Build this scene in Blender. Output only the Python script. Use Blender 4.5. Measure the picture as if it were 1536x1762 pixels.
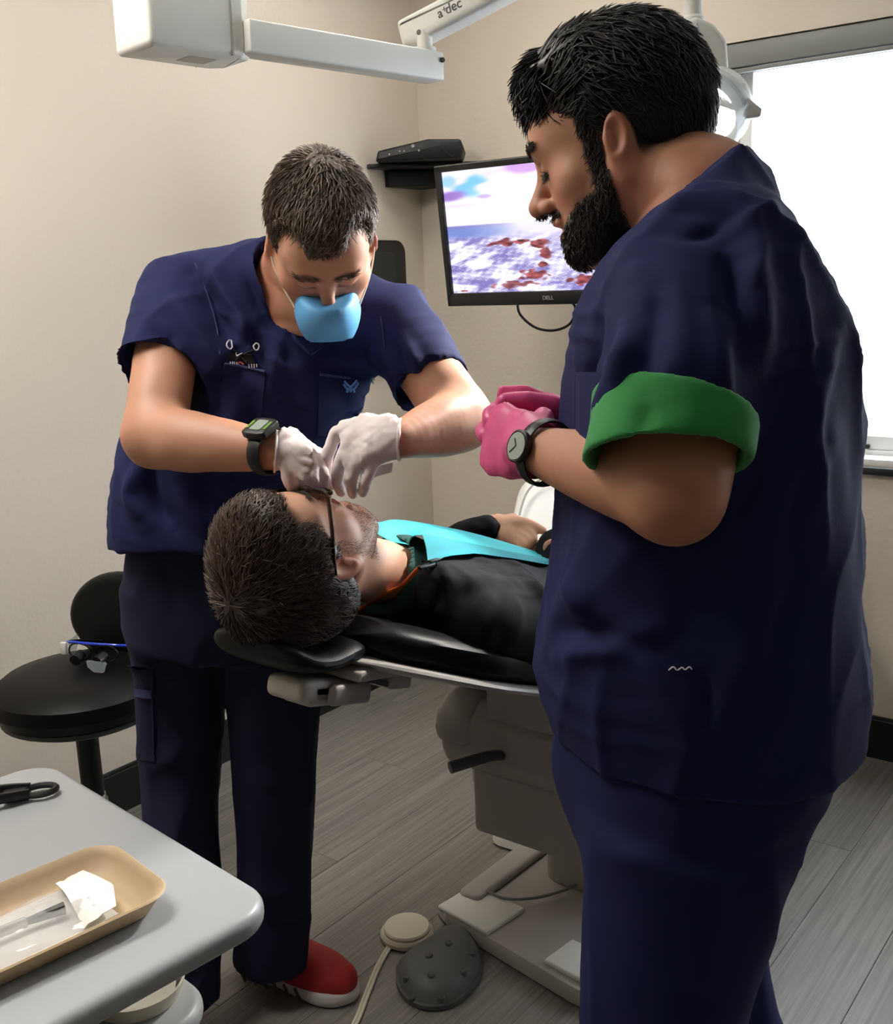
import bpy, bmesh, math, random, time
import numpy as np
from mathutils import Vector, Matrix
T0 = time.time()
random.seed(7); rng = np.random.default_rng(7)
for o in list(bpy.data.objects): bpy.data.objects.remove(o)
scene = bpy.context.scene
COL = scene.collection

# ------------------------------------------------------------------ camera
FOC, CAMH = 1825.0, 1.48                       # focal length in pixels of the 1536 wide frame, eye height in metres
def _rot(yaw, pitch, roll):
    cy, sy, cp, sp, cr, sr = math.cos(yaw), math.sin(yaw), math.cos(pitch), math.sin(pitch), math.cos(roll), math.sin(roll)
    fw = np.array([sy*cp, cy*cp, -sp]); r = np.array([cy, -sy, 0]); d = np.cross(fw, r)
    return np.array([cr*r+sr*d, -sr*r+cr*d, fw])
CR = _rot(math.radians(-37.53), math.radians(12.32), math.radians(2.05))
CC = np.array([0, 0, CAMH])
cam_d = bpy.data.cameras.new('camera'); cam = bpy.data.objects.new('camera', cam_d); COL.objects.link(cam)
cam_d.sensor_fit = 'HORIZONTAL'; cam_d.sensor_width = 36.0; cam_d.lens = 36.0*FOC/1536
M = Matrix.Identity(4)
for i in range(3):
    M[i][0] = CR[0][i]; M[i][1] = -CR[1][i]; M[i][2] = -CR[2][i]; M[i][3] = CC[i]
cam.matrix_world = M; cam_d.clip_start = 0.05
scene.camera = cam
def at(x, y, d):                               # survey helper: a photo point at depth d metres
    return CC + d*(CR.T @ np.array([(x-768)/FOC, (y-881)/FOC, 1]))

# ------------------------------------------------------------------ sky, exposure
world = bpy.data.worlds.new('world'); scene.world = world; world.use_nodes = True
wb = world.node_tree.nodes['Background']
wb.inputs[0].default_value = (0.86, 0.93, 1.0, 1); wb.inputs[1].default_value = 7.0      # overcast daylight outside the window
vs = scene.view_settings
vs.view_transform = 'Standard'; vs.look = 'None'; vs.gamma = 1; vs.use_curve_mapping = False
vs.exposure = 0.0
CEIL_E = 11.0                                    # ceiling panels, W/m2/sr
LAMP_W = 80.0                                   # dental lamp
WALL_X, WALL_Y, RIGHT_X, FRONT_Y, CEIL = -2.51, 3.183, 3.2, -4.2, 2.74

# ------------------------------------------------------------------ materials
def lin(c):
    return tuple((v/12.92 if v <= .04045 else ((v+.055)/1.055)**2.4) for v in c)
def rgb(r, g, b): return lin((r/255, g/255, b/255))
MATS = {}
def mat(name, col, rough=.5, metal=0, bump=None, noise=None, spec=.5, trans=0, ior=1.45, sheen=0, emit=None, estr=0, sss=0, coat=0, alpha=1, attr=None, stretch=None):
    m = bpy.data.materials.new(name); m.use_nodes = True
    nt = m.node_tree; b = nt.nodes['Principled BSDF']; L = nt.links.new
    b.inputs['Base Color'].default_value = (*col, 1)
    b.inputs['Roughness'].default_value = rough; b.inputs['Metallic'].default_value = metal
    b.inputs['Specular IOR Level'].default_value = spec; b.inputs['IOR'].default_value = ior
    b.inputs['Transmission Weight'].default_value = trans; b.inputs['Sheen Weight'].default_value = sheen
    b.inputs['Coat Weight'].default_value = coat; b.inputs['Alpha'].default_value = alpha
    if sss:
        b.inputs['Subsurface Weight'].default_value = sss; b.inputs['Subsurface Radius'].default_value = (.012, .004, .002); b.inputs['Subsurface Scale'].default_value = 1.0
    if emit: b.inputs['Emission Color'].default_value = (*emit, 1); b.inputs['Emission Strength'].default_value = estr
    tc = nt.nodes.new('ShaderNodeTexCoord'); src = tc.outputs['Object']
    if stretch:
        mp = nt.nodes.new('ShaderNodeMapping'); mp.inputs['Scale'].default_value = stretch; L(src, mp.inputs[0]); src = mp.outputs[0]
    colsock = None
    if attr:
        a = nt.nodes.new('ShaderNodeAttribute'); a.attribute_name = attr; colsock = a.outputs['Color']
    if noise:                                   # (scale, amount, second colour)
        n = nt.nodes.new('ShaderNodeTexNoise'); n.inputs['Scale'].default_value = noise[0]; n.inputs['Detail'].default_value = 5; L(src, n.inputs[0])
        mx = nt.nodes.new('ShaderNodeMix'); mx.data_type = 'RGBA'; mx.blend_type = 'MIX'
        rp = nt.nodes.new('ShaderNodeMapRange'); rp.inputs[1].default_value = .35; rp.inputs[2].default_value = .65; rp.inputs[4].default_value = noise[1]
        L(n.outputs[0], rp.inputs[0]); L(rp.outputs[0], mx.inputs[0])
        mx.inputs[6].default_value = (*col, 1); mx.inputs[7].default_value = (*noise[2], 1)
        if colsock: L(colsock, mx.inputs[6])
        colsock = mx.outputs[2]
    if colsock: L(colsock, b.inputs['Base Color'])
    if bump:                                    # (scale, strength, distance)
        n = nt.nodes.new('ShaderNodeTexNoise'); n.inputs['Scale'].default_value = bump[0]; n.inputs['Detail'].default_value = 4; L(src, n.inputs[0])
        bp = nt.nodes.new('ShaderNodeBump'); bp.inputs['Strength'].default_value = bump[1]; bp.inputs['Distance'].default_value = bump[2]
        L(n.outputs[0], bp.inputs['Height']); L(bp.outputs[0], b.inputs['Normal'])
    MATS[name] = m; return m

mat('wall', rgb(218, 208, 194), .85, bump=(55, .28, .005), noise=(3, .25, rgb(212, 202, 188)))
mat('ceiling', rgb(225, 222, 214), .9, bump=(40, .3, .004))
mat('base_black', rgb(24, 25, 24), .45, bump=(60, .1, .002))
mat('white_frame', rgb(226, 228, 226), .4)
mat('grey_blind', rgb(128, 130, 128), .5)
mat('sill_black', rgb(38, 40, 42), .4)
mat('glass', (1, 1, 1), .0, trans=1, ior=1.0)
mat('white_plastic', rgb(226, 226, 220), .38, bump=(300, .03, .001))
mat('cream_plastic', rgb(214, 208, 190), .4)
mat('grey_plastic', rgb(168, 164, 156), .42, bump=(400, .04, .001))
mat('warm_grey', rgb(164, 160, 154), .45, bump=(400, .05, .001))
mat('dark_grey', rgb(74, 75, 74), .5, bump=(300, .06, .001))
mat('foot_grey', rgb(88, 90, 88), .5, bump=(250, .08, .001))
mat('black_plastic', rgb(22, 22, 24), .42)
mat('black_gloss', rgb(12, 13, 14), .22)
mat('black_vinyl', rgb(11, 11, 12), .42, spec=.2, bump=(420, .16, .0015))
mat('chrome', (.7, .7, .72), .18, metal=1)
mat('screw', rgb(96, 96, 96), .35, metal=.7)
mat('tan_tray', rgb(196, 172, 136), .5, noise=(90, .5, rgb(191, 166, 130)), bump=(200, .05, .001))
mat('cart_top', rgb(168, 171, 174), .32, noise=(220, .2, rgb(162, 165, 168)))
mat('cart_body', rgb(162, 163, 162), .4)
mat('clear', (1, 1, 1), .08, trans=.0, alpha=.22)
mat('clear_lens', rgb(200, 214, 222), .05, alpha=.3)
mat('paper_white', rgb(236, 234, 228), .7, bump=(120, .2, .002))
mat('blue_metal', rgb(30, 60, 190), .3, coat=.4)
mat('teal_shaded', rgb(12, 138, 150), .75, bump=(220, .35, .002), noise=(9, .3, rgb(20, 150, 162)))  # bib paper painted darker: shade on the flap that faces away from the lamp
mat('teal_lit', rgb(56, 186, 198), .7, bump=(220, .3, .002))  # same bib paper painted lighter, lamplight on the main sheet
mat('orange_cord', rgb(196, 92, 28), .4)
mat('sticker_blue', rgb(70, 170, 225), .5); mat('sticker_yellow', rgb(235, 225, 120), .5)
mat('print_grey', rgb(70, 72, 76), .5); mat('print_silver', rgb(190, 190, 190), .4)
mat('cable_grey', rgb(120, 122, 120), .5)
mat('lamp_white', rgb(236, 236, 232), .35)
mat('hose_blue', rgb(40, 100, 200), .4)

def floor_mat():
    m = bpy.data.materials.new('vinyl_plank'); m.use_nodes = True; nt = m.node_tree; b = nt.nodes['Principled BSDF']; L = nt.links.new
    tc = nt.nodes.new('ShaderNodeTexCoord'); oi = nt.nodes.new('ShaderNodeObjectInfo')
    geo = nt.nodes.new('ShaderNodeNewGeometry')
    add = nt.nodes.new('ShaderNodeVectorMath'); add.operation = 'ADD'
    mul = nt.nodes.new('ShaderNodeVectorMath'); mul.operation = 'SCALE'; mul.inputs['Scale'].default_value = 13
    L(oi.outputs['Random'], mul.inputs[0]); L(geo.outputs['Position'], add.inputs[0]); L(mul.outputs[0], add.inputs[1])
    mp = nt.nodes.new('ShaderNodeMapping'); mp.inputs['Scale'].default_value = (120, 2.6, 1); L(add.outputs[0], mp.inputs[0])
    n = nt.nodes.new('ShaderNodeTexNoise'); n.inputs['Scale'].default_value = 1; n.inputs['Detail'].default_value = 6; n.inputs['Roughness'].default_value = .65; L(mp.outputs[0], n.inputs[0])
    mp2 = nt.nodes.new('ShaderNodeMapping'); mp2.inputs['Scale'].default_value = (16, .7, 1); L(add.outputs[0], mp2.inputs[0])
    n2 = nt.nodes.new('ShaderNodeTexNoise'); n2.inputs['Scale'].default_value = 1; n2.inputs['Detail'].default_value = 3; L(mp2.outputs[0], n2.inputs[0])
    r = nt.nodes.new('ShaderNodeValToRGB'); e = r.color_ramp.elements
    e[0].position = .30; e[0].color = (*rgb(88, 85, 81), 1); e[1].position = .70; e[1].color = (*rgb(142, 137, 131), 1)
    ad = nt.nodes.new('ShaderNodeMath'); ad.operation = 'MULTIPLY_ADD'; ad.inputs[1].default_value = .22; L(n2.outputs[0], ad.inputs[0])
    m6 = nt.nodes.new('ShaderNodeMath'); m6.operation = 'MULTIPLY'; m6.inputs[1].default_value = .78; L(n.outputs[0], m6.inputs[0]); L(m6.outputs[0], ad.inputs[2])
    L(ad.outputs[0], r.inputs[0])
    hv = nt.nodes.new('ShaderNodeHueSaturation'); mr = nt.nodes.new('ShaderNodeMapRange'); mr.inputs[3].default_value = .93; mr.inputs[4].default_value = 1.06
    L(oi.outputs['Random'], mr.inputs[0]); L(mr.outputs[0], hv.inputs['Value']); L(r.outputs[0], hv.inputs['Color']); L(hv.outputs[0], b.inputs['Base Color'])
    b.inputs['Roughness'].default_value = .42
    bp = nt.nodes.new('ShaderNodeBump'); bp.inputs['Strength'].default_value = .12; bp.inputs['Distance'].default_value = .002; L(n.outputs[0], bp.inputs['Height']); L(bp.outputs[0], b.inputs['Normal'])
    MATS['vinyl_plank'] = m
floor_mat()

# ------------------------------------------------------------------ mesh helpers (all in world metres)
ORG = {}
def org(o): return ORG.get(o.name, np.zeros(3)) if o is not None else np.zeros(3)
def thing(name, label, cat, base, group=None):
    o = bpy.data.objects.new(name, None); COL.objects.link(o); o.location = tuple(base); o.empty_display_size = .1
    o['label'] = label; o['category'] = cat
    if group: o['group'] = group
    ORG[o.name] = np.array(base, float); return o
def tag(o, label, cat, group=None):
    o['label'] = label; o['category'] = cat
    if group: o['group'] = group
    return o
def mesh_obj(name, V, Fc, m, parent=None, smooth=True, label=None, base=None, cols=None, sharp=None):
    V = np.asarray(V, float)
    if base is None: base = org(parent) if parent is not None else np.array([0., 0, 0])
    base = np.asarray(base, float)
    me = bpy.data.meshes.new(name); me.from_pydata((V-base).tolist(), [], Fc if isinstance(Fc, list) else Fc.tolist()); me.update()
    if smooth: me.polygons.foreach_set('use_smooth', np.ones(len(me.polygons), bool))
    if sharp: 
        me.set_sharp_from_angle(angle=math.radians(sharp))
    if cols is not None:
        a = me.color_attributes.new('Col', 'FLOAT_COLOR', 'POINT'); c4 = np.ones((len(V), 4), np.float32); c4[:, :3] = cols; a.data.foreach_set('color', c4.ravel())
    if m: me.materials.append(MATS[m] if isinstance(m, str) else m)
    o = bpy.data.objects.new(name, me); COL.objects.link(o)
    if parent is not None:
        o.parent = parent; o.location = tuple(base-org(parent))
    else: o.location = tuple(base)
    ORG[o.name] = base
    if label: o['label'] = label
    return o
def bm_arr(bm):
    bm.verts.index_update()
    V = np.array([v.co[:] for v in bm.verts]).reshape(-1, 3); Fc = [[v.index for v in f.verts] for f in bm.faces]; bm.free(); return V, Fc
def rotm(ax, deg): return np.array(Matrix.Rotation(math.radians(deg), 3, ax))
def frame(f, up=(0, 0, 1)):                    # columns: side, front, up
    f = np.array(f, float); f /= np.linalg.norm(f); s = np.cross(f, up); s /= np.linalg.norm(s); return np.stack([s, f, np.cross(s, f)], 1)
def rbox(size, r=.004, seg=3, c=(0, 0, 0), R=None):
    bm = bmesh.new(); bmesh.ops.create_cube(bm, size=1)
    for v in bm.verts: v.co = Vector((v.co.x*size[0], v.co.y*size[1], v.co.z*size[2]))
    if r > 0: bmesh.ops.bevel(bm, geom=bm.edges[:], offset=min(r, min(size)*.49), segments=seg, profile=.5, affect='EDGES')
    V, Fc = bm_arr(bm)
    if R is not None: V = V @ np.asarray(R).T
    return V+np.array(c), Fc
def prism(outline, h, bev=.003, seg=3, c=(0, 0, 0), R=None):   # outline in local xy, extruded along local z from 0 to h, top and bottom rims rounded
    bm = bmesh.new(); vs_ = [bm.verts.new((x, y, 0)) for x, y in outline]; f = bm.faces.new(vs_)
    if f.normal.z > 0: f.normal_flip()
    ex = bmesh.ops.extrude_face_region(bm, geom=[f]); vv = [g for g in ex['geom'] if isinstance(g, bmesh.types.BMVert)]
    for v in vv: v.co.z += h
    bmesh.ops.recalc_face_normals(bm, faces=bm.faces[:])
    if bev > 0:
        ed = [e for e in bm.edges if abs(e.verts[0].co.z-e.verts[1].co.z) < 1e-6]
        bmesh.ops.bevel(bm, geom=ed, offset=bev, segments=seg, profile=.5, affect='EDGES')
    V, Fc = bm_arr(bm)
    if R is not None: V = V @ np.asarray(R).T
    return V+np.array(c), Fc
def rrect(w, h, r, n=6):                       # rounded rectangle outline
    pts = []
    for cx, cy, a0 in ((w/2-r, h/2-r, 0), (-w/2+r, h/2-r, 90), (-w/2+r, -h/2+r, 180), (w/2-r, -h/2+r, 270)):
        for i in range(n+1):
            a = math.radians(a0+90*i/n); pts.append((cx+r*math.cos(a), cy+r*math.sin(a)))
    return pts
def rpoly(pts, r, n=5):                        # polygon with rounded corners
    out = []; N = len(pts); P = [np.array(p, float) for p in pts]; rr = r if hasattr(r, '__len__') else [r]*N
    for i in range(N):
        a, b, c = P[i-1], P[i], P[(i+1) % N]; u = (a-b)/np.linalg.norm(a-b); w = (c-b)/np.linalg.norm(c-b)
        ang = math.acos(max(-1, min(1, u@w))); t = min(rr[i]/math.tan(ang/2), .45*min(np.linalg.norm(a-b), np.linalg.norm(c-b))); p0 = b+u*t; p1 = b+w*t
        for k in range(n+1):
            s = k/n; out.append(tuple((1-s)**2*p0+2*s*(1-s)*b+s*s*p1))
    return out
def lathe(prof, n=32, c=(0, 0, 0), R=None):    # profile (radius, z)
    V = []; Fc = []; m_ = len(prof)
    for i in range(n):
        a = 2*math.pi*i/n
        for r, z in prof: V.append((r*math.cos(a), r*math.sin(a), z))
    for i in range(n):
        j = (i+1) % n
        for k in range(m_-1): Fc.append([i*m_+k, j*m_+k, j*m_+k+1, i*m_+k+1])
    Fc.append([i*m_ for i in range(n)][::-1]); Fc.append([i*m_+m_-1 for i in range(n)])
    V = np.array(V)
    if R is not None: V = V @ np.asarray(R).T
    return V+np.array(c), Fc
def spline(P, n=8):
    P = np.array(P, float); out = []
    Q = np.vstack([2*P[0]-P[1], P, 2*P[-1]-P[-2]])
    for i in range(1, len(Q)-2):
        for k in range(n):
            t = k/n; a, b, c, d = Q[i-1], Q[i], Q[i+1], Q[i+2]
            out.append(.5*((2*b)+(-a+c)*t+(2*a-5*b+4*c-d)*t*t+(-a+3*b-3*c+d)*t**3))
    out.append(P[-1]); return np.array(out)
def tube(P, r, n=10, closed=False, sq=None, up=None):    # r scalar or per point; sq flattens (width, height)
    P = np.array(P, float); N = len(P); r = np.broadcast_to(np.asarray(r, float), (N,))
    Tn = np.gradient(P, axis=0) if not closed else (np.roll(P, -1, 0)-np.roll(P, 1, 0)); Tn /= np.linalg.norm(Tn, axis=1)[:, None]+1e-12
    u = np.array(up if up is not None else (0, 0, 1), float)
    if up is None and abs(Tn[0]@u) > .9: u = np.array([1., 0, 0])
    V = []; prev = u
    for i in range(N):
        b = prev if up is None else u
        b = b-Tn[i]*(b@Tn[i]); b /= np.linalg.norm(b)+1e-12; prev = b; s = np.cross(Tn[i], b)
        for k in range(n):
            a = 2*math.pi*(k+.5)/n; ca, sa = math.cos(a), math.sin(a)
            V.append(P[i]+r[i]*((sq[0] if sq else 1)*ca*s+(sq[1] if sq else 1)*sa*b))
    Fc = []
    for i in range(N if closed else N-1):
        j = (i+1) % N
        for k in range(n): Fc.append([i*n+k, i*n+(k+1) % n, j*n+(k+1) % n, j*n+k])
    if not closed: Fc.append(list(range(n))[::-1]); Fc.append([(N-1)*n+k for k in range(n)])
    return np.array(V), Fc
def join(*parts):
    V = []; Fc = []; o = 0
    for v, f in parts:
        V.append(np.asarray(v)); Fc += [[i+o for i in q] for q in (f if isinstance(f, list) else f.tolist())]; o += len(v)
    return np.vstack(V), Fc
def part(name, vf, m, parent, smooth=True, label=None, sharp=35, **k): return mesh_obj(name, vf[0], vf[1], m, parent, smooth, label, sharp=sharp if smooth else None, **k)
def solo(name, vf, m, label, cat, group=None, smooth=True, sharp=35):
    V = np.asarray(vf[0]); base = np.array([(V[:, 0].min()+V[:, 0].max())/2, (V[:, 1].min()+V[:, 1].max())/2, V[:, 2].min()])
    return tag(mesh_obj(name, V, vf[1], m, None, smooth, base=base, sharp=sharp if smooth else None), label, cat, group)
def struct(name, vf, m, smooth=False, label=None):
    o = mesh_obj(name, vf[0], vf[1], m, None, smooth, label); o['kind'] = 'structure'; return o
def text_mesh(s, size, c, R, depth=.0006):
    cu = bpy.data.curves.new('t', 'FONT'); cu.body = s; cu.size = size; cu.extrude = depth; cu.align_x = 'CENTER'; cu.align_y = 'CENTER'
    o = bpy.data.objects.new('t', cu); COL.objects.link(o); bpy.context.view_layer.update()
    me = o.evaluated_get(bpy.context.evaluated_depsgraph_get()).to_mesh()
    V = np.array([v.co[:] for v in me.vertices]).reshape(-1, 3); Fc = [list(p.vertices) for p in me.polygons]
    bpy.data.objects.remove(o); bpy.data.curves.remove(cu)
    return V @ np.asarray(R).T+np.array(c), Fc

# ------------------------------------------------------------------ the room
fl = struct('floor', rbox((RIGHT_X-WALL_X+.2, WALL_Y-FRONT_Y+.2, .1), 0, 1, ((RIGHT_X+WALL_X)/2, (WALL_Y+FRONT_Y)/2, -.0538)), 'base_black', label='grey brown wood-look vinyl plank floor')
PW, PL = .18, 1.22
Vp, Fp = rbox((PW-.0010, PL-.0010, .004), .0006, 1, (0, 0, -.002))
pm = bpy.data.meshes.new('plank'); pm.from_pydata(Vp.tolist(), [], Fp); pm.materials.append(MATS['vinyl_plank'])
nx = int((RIGHT_X-WALL_X)/PW)+1
for i in range(nx):
    x = WALL_X+(i+.5)*PW; y = FRONT_Y-random.random()*PL
    if x+PW/2 > RIGHT_X+.08: continue
    while y < WALL_Y:
        y0, y1 = max(y, FRONT_Y), min(y+PL, WALL_Y)
        if y1-y0 > .05:
            me = pm
            if y1-y0 < PL-.001:
                me = pm.copy(); s = (y1-y0-.001)/(PL-.001)
                for v in me.vertices: v.co.y *= s
            o = bpy.data.objects.new('plank', me); COL.objects.link(o); o.parent = fl; o.location = (x, (y0+y1)/2, 0)
        y += PL
ceil = struct('ceiling', rbox((RIGHT_X-WALL_X+.2, WALL_Y-FRONT_Y+.2, .1), 0, 1, ((RIGHT_X+WALL_X)/2, (WALL_Y+FRONT_Y)/2, CEIL+.05)), 'ceiling')
LY = WALL_Y-FRONT_Y
struct('wall_left', rbox((.1, LY+.2, CEIL), 0, 1, (WALL_X-.05, (WALL_Y+FRONT_Y)/2, CEIL/2)), 'wall')
struct('wall_right', rbox((.1, LY+.2, CEIL), 0, 1, (RIGHT_X+.05, (WALL_Y+FRONT_Y)/2, CEIL/2)), 'wall')
struct('wall_front', rbox((RIGHT_X-WALL_X, .1, CEIL), 0, 1, ((RIGHT_X+WALL_X)/2, FRONT_Y-.05, CEIL/2)), 'wall')
WX0, WX1, WZ0, WZ1, WT = -1.365, .75, .905, 2.132, .16        # window opening
wb_parts = []
for x0, x1, z0, z1 in ((WALL_X, WX0, 0, CEIL), (WX1, RIGHT_X, 0, CEIL), (WX0, WX1, 0, WZ0), (WX0, WX1, WZ1, CEIL)):
    wb_parts.append(rbox((x1-x0, WT, z1-z0), 0, 1, ((x0+x1)/2, WALL_Y+WT/2, (z0+z1)/2)))
struct('wall_back', join(*wb_parts), 'wall')
bh = .137
def bboard(name, x0, x1, y0, y1):
    w, l = abs(x1-x0), abs(y1-y0)
    struct(name, join(rbox((w, l, bh-.012), .001, 1, ((x0+x1)/2, (y0+y1)/2, (bh-.012)/2)), rbox((w*.8 if w < l else w, l*.8 if l < w else l, bh), .004, 2, ((x0+x1)/2-(.1*w if w < l else 0)*(1 if x0 < -1 else -1), (y0+y1)/2+(.1*l if l < w else 0)*(1 if y0 > 0 else -1), bh/2))), 'base_black')
bboard('baseboard_left', WALL_X, WALL_X+.012, FRONT_Y, WALL_Y)
bboard('baseboard_back', WALL_X+.012, RIGHT_X-.012, WALL_Y-.012, WALL_Y)
bboard('baseboard_right', RIGHT_X-.012, RIGHT_X, FRONT_Y, WALL_Y)
bboard('baseboard_front', WALL_X+.012, RIGHT_X-.012, FRONT_Y, FRONT_Y+.012)

# window: outer frame, two sliding sashes, panes, grey blind head box, black sill ledge
win = bpy.data.objects.new('window_1', None); COL.objects.link(win); win['kind'] = 'structure'; win['label'] = 'wide white framed sliding window glowing with daylight'
ww = WX1-WX0; wcx = (WX0+WX1)/2
def bars(x0, x1, z0, z1, t, d, y):
    return join(rbox((x1-x0, d, t), .003, 2, ((x0+x1)/2, y, z0+t/2)), rbox((x1-x0, d, t), .003, 2, ((x0+x1)/2, y, z1-t/2)),
                rbox((t, d, z1-z0-2*t), .003, 2, (x0+t/2, y, (z0+z1)/2)), rbox((t, d, z1-z0-2*t), .003, 2, (x1-t/2, y, (z0+z1)/2)))
part('window_frame', bars(WX0, WX1, WZ0, WZ1, .034, .07, WALL_Y+.115), 'white_frame', win)
for k, (x0, x1, yy) in enumerate(((WX0+.03, wcx+.03, WALL_Y+.100), (wcx-.03, WX1-.03, WALL_Y+.128))):
    s = part('sash', bars(x0, x1, WZ0+.034, WZ1-.034, .042, .026, yy), 'white_frame', win)
    part('pane', rbox((x1-x0-.08, .004, WZ1-WZ0-.15), 0, 1, ((x0+x1)/2, yy, (WZ0+WZ1)/2)), 'glass', s, smooth=False)
part('blind_head_box', rbox((ww-.004, .06, .068), .006, 2, (wcx, WALL_Y+.035, WZ1-.036)), 'grey_blind', win, label='grey blind head box')
part('blind_rail', rbox((ww-.01, .02, .012), .003, 2, (wcx, WALL_Y+.02, WZ1-.078)), 'grey_blind', win)
part('sill', rbox((ww-.004, .075, .02), .004, 2, (wcx, WALL_Y+.04, WZ0+.0101)), 'white_frame', win)
part('sill_ledge', rbox((ww+.04, .024, .022), .003, 2, (wcx, WALL_Y-.0122, WZ0-.0112)), 'sill_black', win, label='black ledge under the window')
part('sash_latch', rbox((.012, .014, .014), .003, 2, (-.905, WALL_Y+.075, WZ0+.045)), 'black_plastic', win)
pl = bpy.data.lights.new('window_portal', 'AREA'); pl.shape = 'RECTANGLE'; pl.size = ww; pl.size_y = WZ1-WZ0; pl.cycles.is_portal = True
po = bpy.data.objects.new('window_portal', pl); COL.objects.link(po); po.location = (wcx, WALL_Y+WT+.01, (WZ0+WZ1)/2); po.rotation_euler = (math.radians(-90), 0, 0)

# ceiling light panels
def troffer(x, y, label, w=.6, l=1.2, e=1.0):
    t = thing('ceiling_light', label, 'ceiling light', (x, y, CEIL-.03), 'ceiling light panels')
    m = mat('diffuser', (.9, .88, .82), .6, emit=(1.0, .95, .88), estr=CEIL_E*e)
    part('frame', join(rbox((w, .03, .03), .003, 1, (x, y-l/2+.015, CEIL-.015)), rbox((w, .03, .03), .003, 1, (x, y+l/2-.015, CEIL-.015)),
                       rbox((.03, l-.06, .03), .003, 1, (x-w/2+.015, y, CEIL-.015)), rbox((.03, l-.06, .03), .003, 1, (x+w/2-.015, y, CEIL-.015))), 'white_frame', t)
    part('diffuser', rbox((w-.06, l-.06, .012), 0, 1, (x, y, CEIL-.016)), m, t, smooth=False)
from mathutils.bvhtree import BVHTree
def bvh_of(o):
    me = o.data; off = org(o); V = np.empty(len(me.vertices)*3); me.vertices.foreach_get('co', V); V = V.reshape(-1, 3)+off
    return BVHTree.FromPolygons(V.tolist(), [list(p.vertices) for p in me.polygons])
def hit(tree, x, y, off=.002):
    d = CR.T @ np.array([(x-768)/FOC, (y-881)/FOC, 1]); r = tree.ray_cast(Vector(tuple(CC)), Vector(tuple(d)))
    if r[0] is None: return None
    return np.array(r[0])+np.array(r[1])*off*(1 if np.dot(r[1], d) < 0 else -1)
def stitch(tree, pts, r=.0012, off=.002, n=4):
    P = [hit(tree, x, y, off) for x, y in pts]; P = [p for p in P if p is not None]; return tube(spline(P, n) if len(P) > 2 else P, r, 6)
# ------------------------------------------------------------------ fixtures and furniture
troffer(-1.65, 2.35, 'ceiling light panel over the dental chair', .6, .6, e=1.1)
troffer(-1.85, .45, 'ceiling light panel near the long left wall', e=1.9)
IR = np.array([.7935, .6085, 0]); IN = np.array([-.6085, .7935, 0]); UZ = np.array([0, 0, 1.])     # across the room, into the room, up

def sweep(st, n=24, e=2.0):                     # st: (centre, side vec, up vec, half width, half height)
    V = []; Fc = []
    for c, s, u, w, h in st:
        for k in range(n):
            a = 2*math.pi*k/n; ca, sa = math.cos(a), math.sin(a)
            V.append(np.array(c)+np.array(s)*w*np.sign(ca)*abs(ca)**(2/e)+np.array(u)*h*np.sign(sa)*abs(sa)**(2/e))
    N = len(st)
    for i in range(N-1):
        for k in range(n): Fc.append([i*n+k, i*n+(k+1) % n, (i+1)*n+(k+1) % n, (i+1)*n+k])
    Fc.append(list(range(n))[::-1]); Fc.append([(N-1)*n+k for k in range(n)]); return np.array(V), Fc
def padded(path, w, h, e=3.2, n=28, x=None, endr=.03):        # slab following a (y, z) path across x, rounded ends
    P = spline([(x[0] if x else 0, y, z) for y, z in path], 6); N = len(P); st = []
    T = np.gradient(P, axis=0); T /= np.linalg.norm(T, axis=1)[:, None]
    s_len = np.r_[0, np.cumsum(np.linalg.norm(np.diff(P, axis=0), axis=1))]; tot = s_len[-1]
    wf = w if callable(w) else (lambda t: w)
    for i in range(N):
        q = min(1, min(s_len[i], tot-s_len[i])/endr); k = math.sqrt(max(0, 1-(1-q)**2)); up = np.cross((1, 0, 0), T[i])
        st.append((P[i], (1, 0, 0), up, wf(s_len[i]/tot)-endr*(1-k)*.9, h*(.15+.85*k)))
    return sweep(st, n, e)

# ---- dental chair, lying back, along the room
CX = -1.14
ch = thing('dental_chair', 'black upholstered dental chair reclined under the patient, grey metal base', 'dental chair', (CX-.02, 2.15, 0))
wback = lambda t: .13+.13*min(1, t/.22)**.8
part('back_cushion', padded([(1.10, .965), (1.3, .885), (1.5, .805), (1.7, .727), (1.86, .672)], wback, .036, x=(CX,)), 'black_vinyl', ch, label='black vinyl back cushion')
part('back_shell', padded([(1.07, .945), (1.3, .848), (1.5, .768), (1.7, .69), (1.88, .63)], lambda t: wback(t)+.012, .011, x=(CX,), endr=.012), 'warm_grey', ch, label='pale grey back shell')
part('seat_cushion', padded([(1.84, .655), (1.95, .625), (2.1, .615), (2.3, .64), (2.42, .655)], .27, .045, x=(CX,)), 'black_vinyl', ch)
part('leg_cushion', padded([(2.40, .655), (2.6, .60), (2.8, .555), (2.98, .53)], .25, .036, x=(CX,)), 'black_vinyl', ch)
part('seat_shell', padded([(1.86, .60), (2.05, .565), (2.3, .59), (2.42, .60), (2.6, .55), (2.97, .485)], .255, .012, x=(CX,), endr=.012), 'warm_grey', ch)
hr = part('headrest', padded([(.955, 1.000), (.985, .968), (1.03, .953), (1.08, .952), (1.125, .945)], lambda t: .088+.012*math.sin(t*3.1), .019, x=(CX+.045,), endr=.045, e=2.6), 'black_vinyl', ch, label='black padded headrest')
part('headrest_plate', prism(rpoly([(-.055, -.006), (.05, -.016), (.065, .0), (.05, .014), (-.05, .008)], .008), .10, .004, 2, (-1.085, 1.115, .917), np.stack([[0, 1, -.12], [0, .12, 1], [1, 0, 0]], 1)), 'warm_grey', hr)
RB = np.stack([[1, 0, 0], [0, .965, -.26], [0, .26, .965]], 1)
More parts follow.
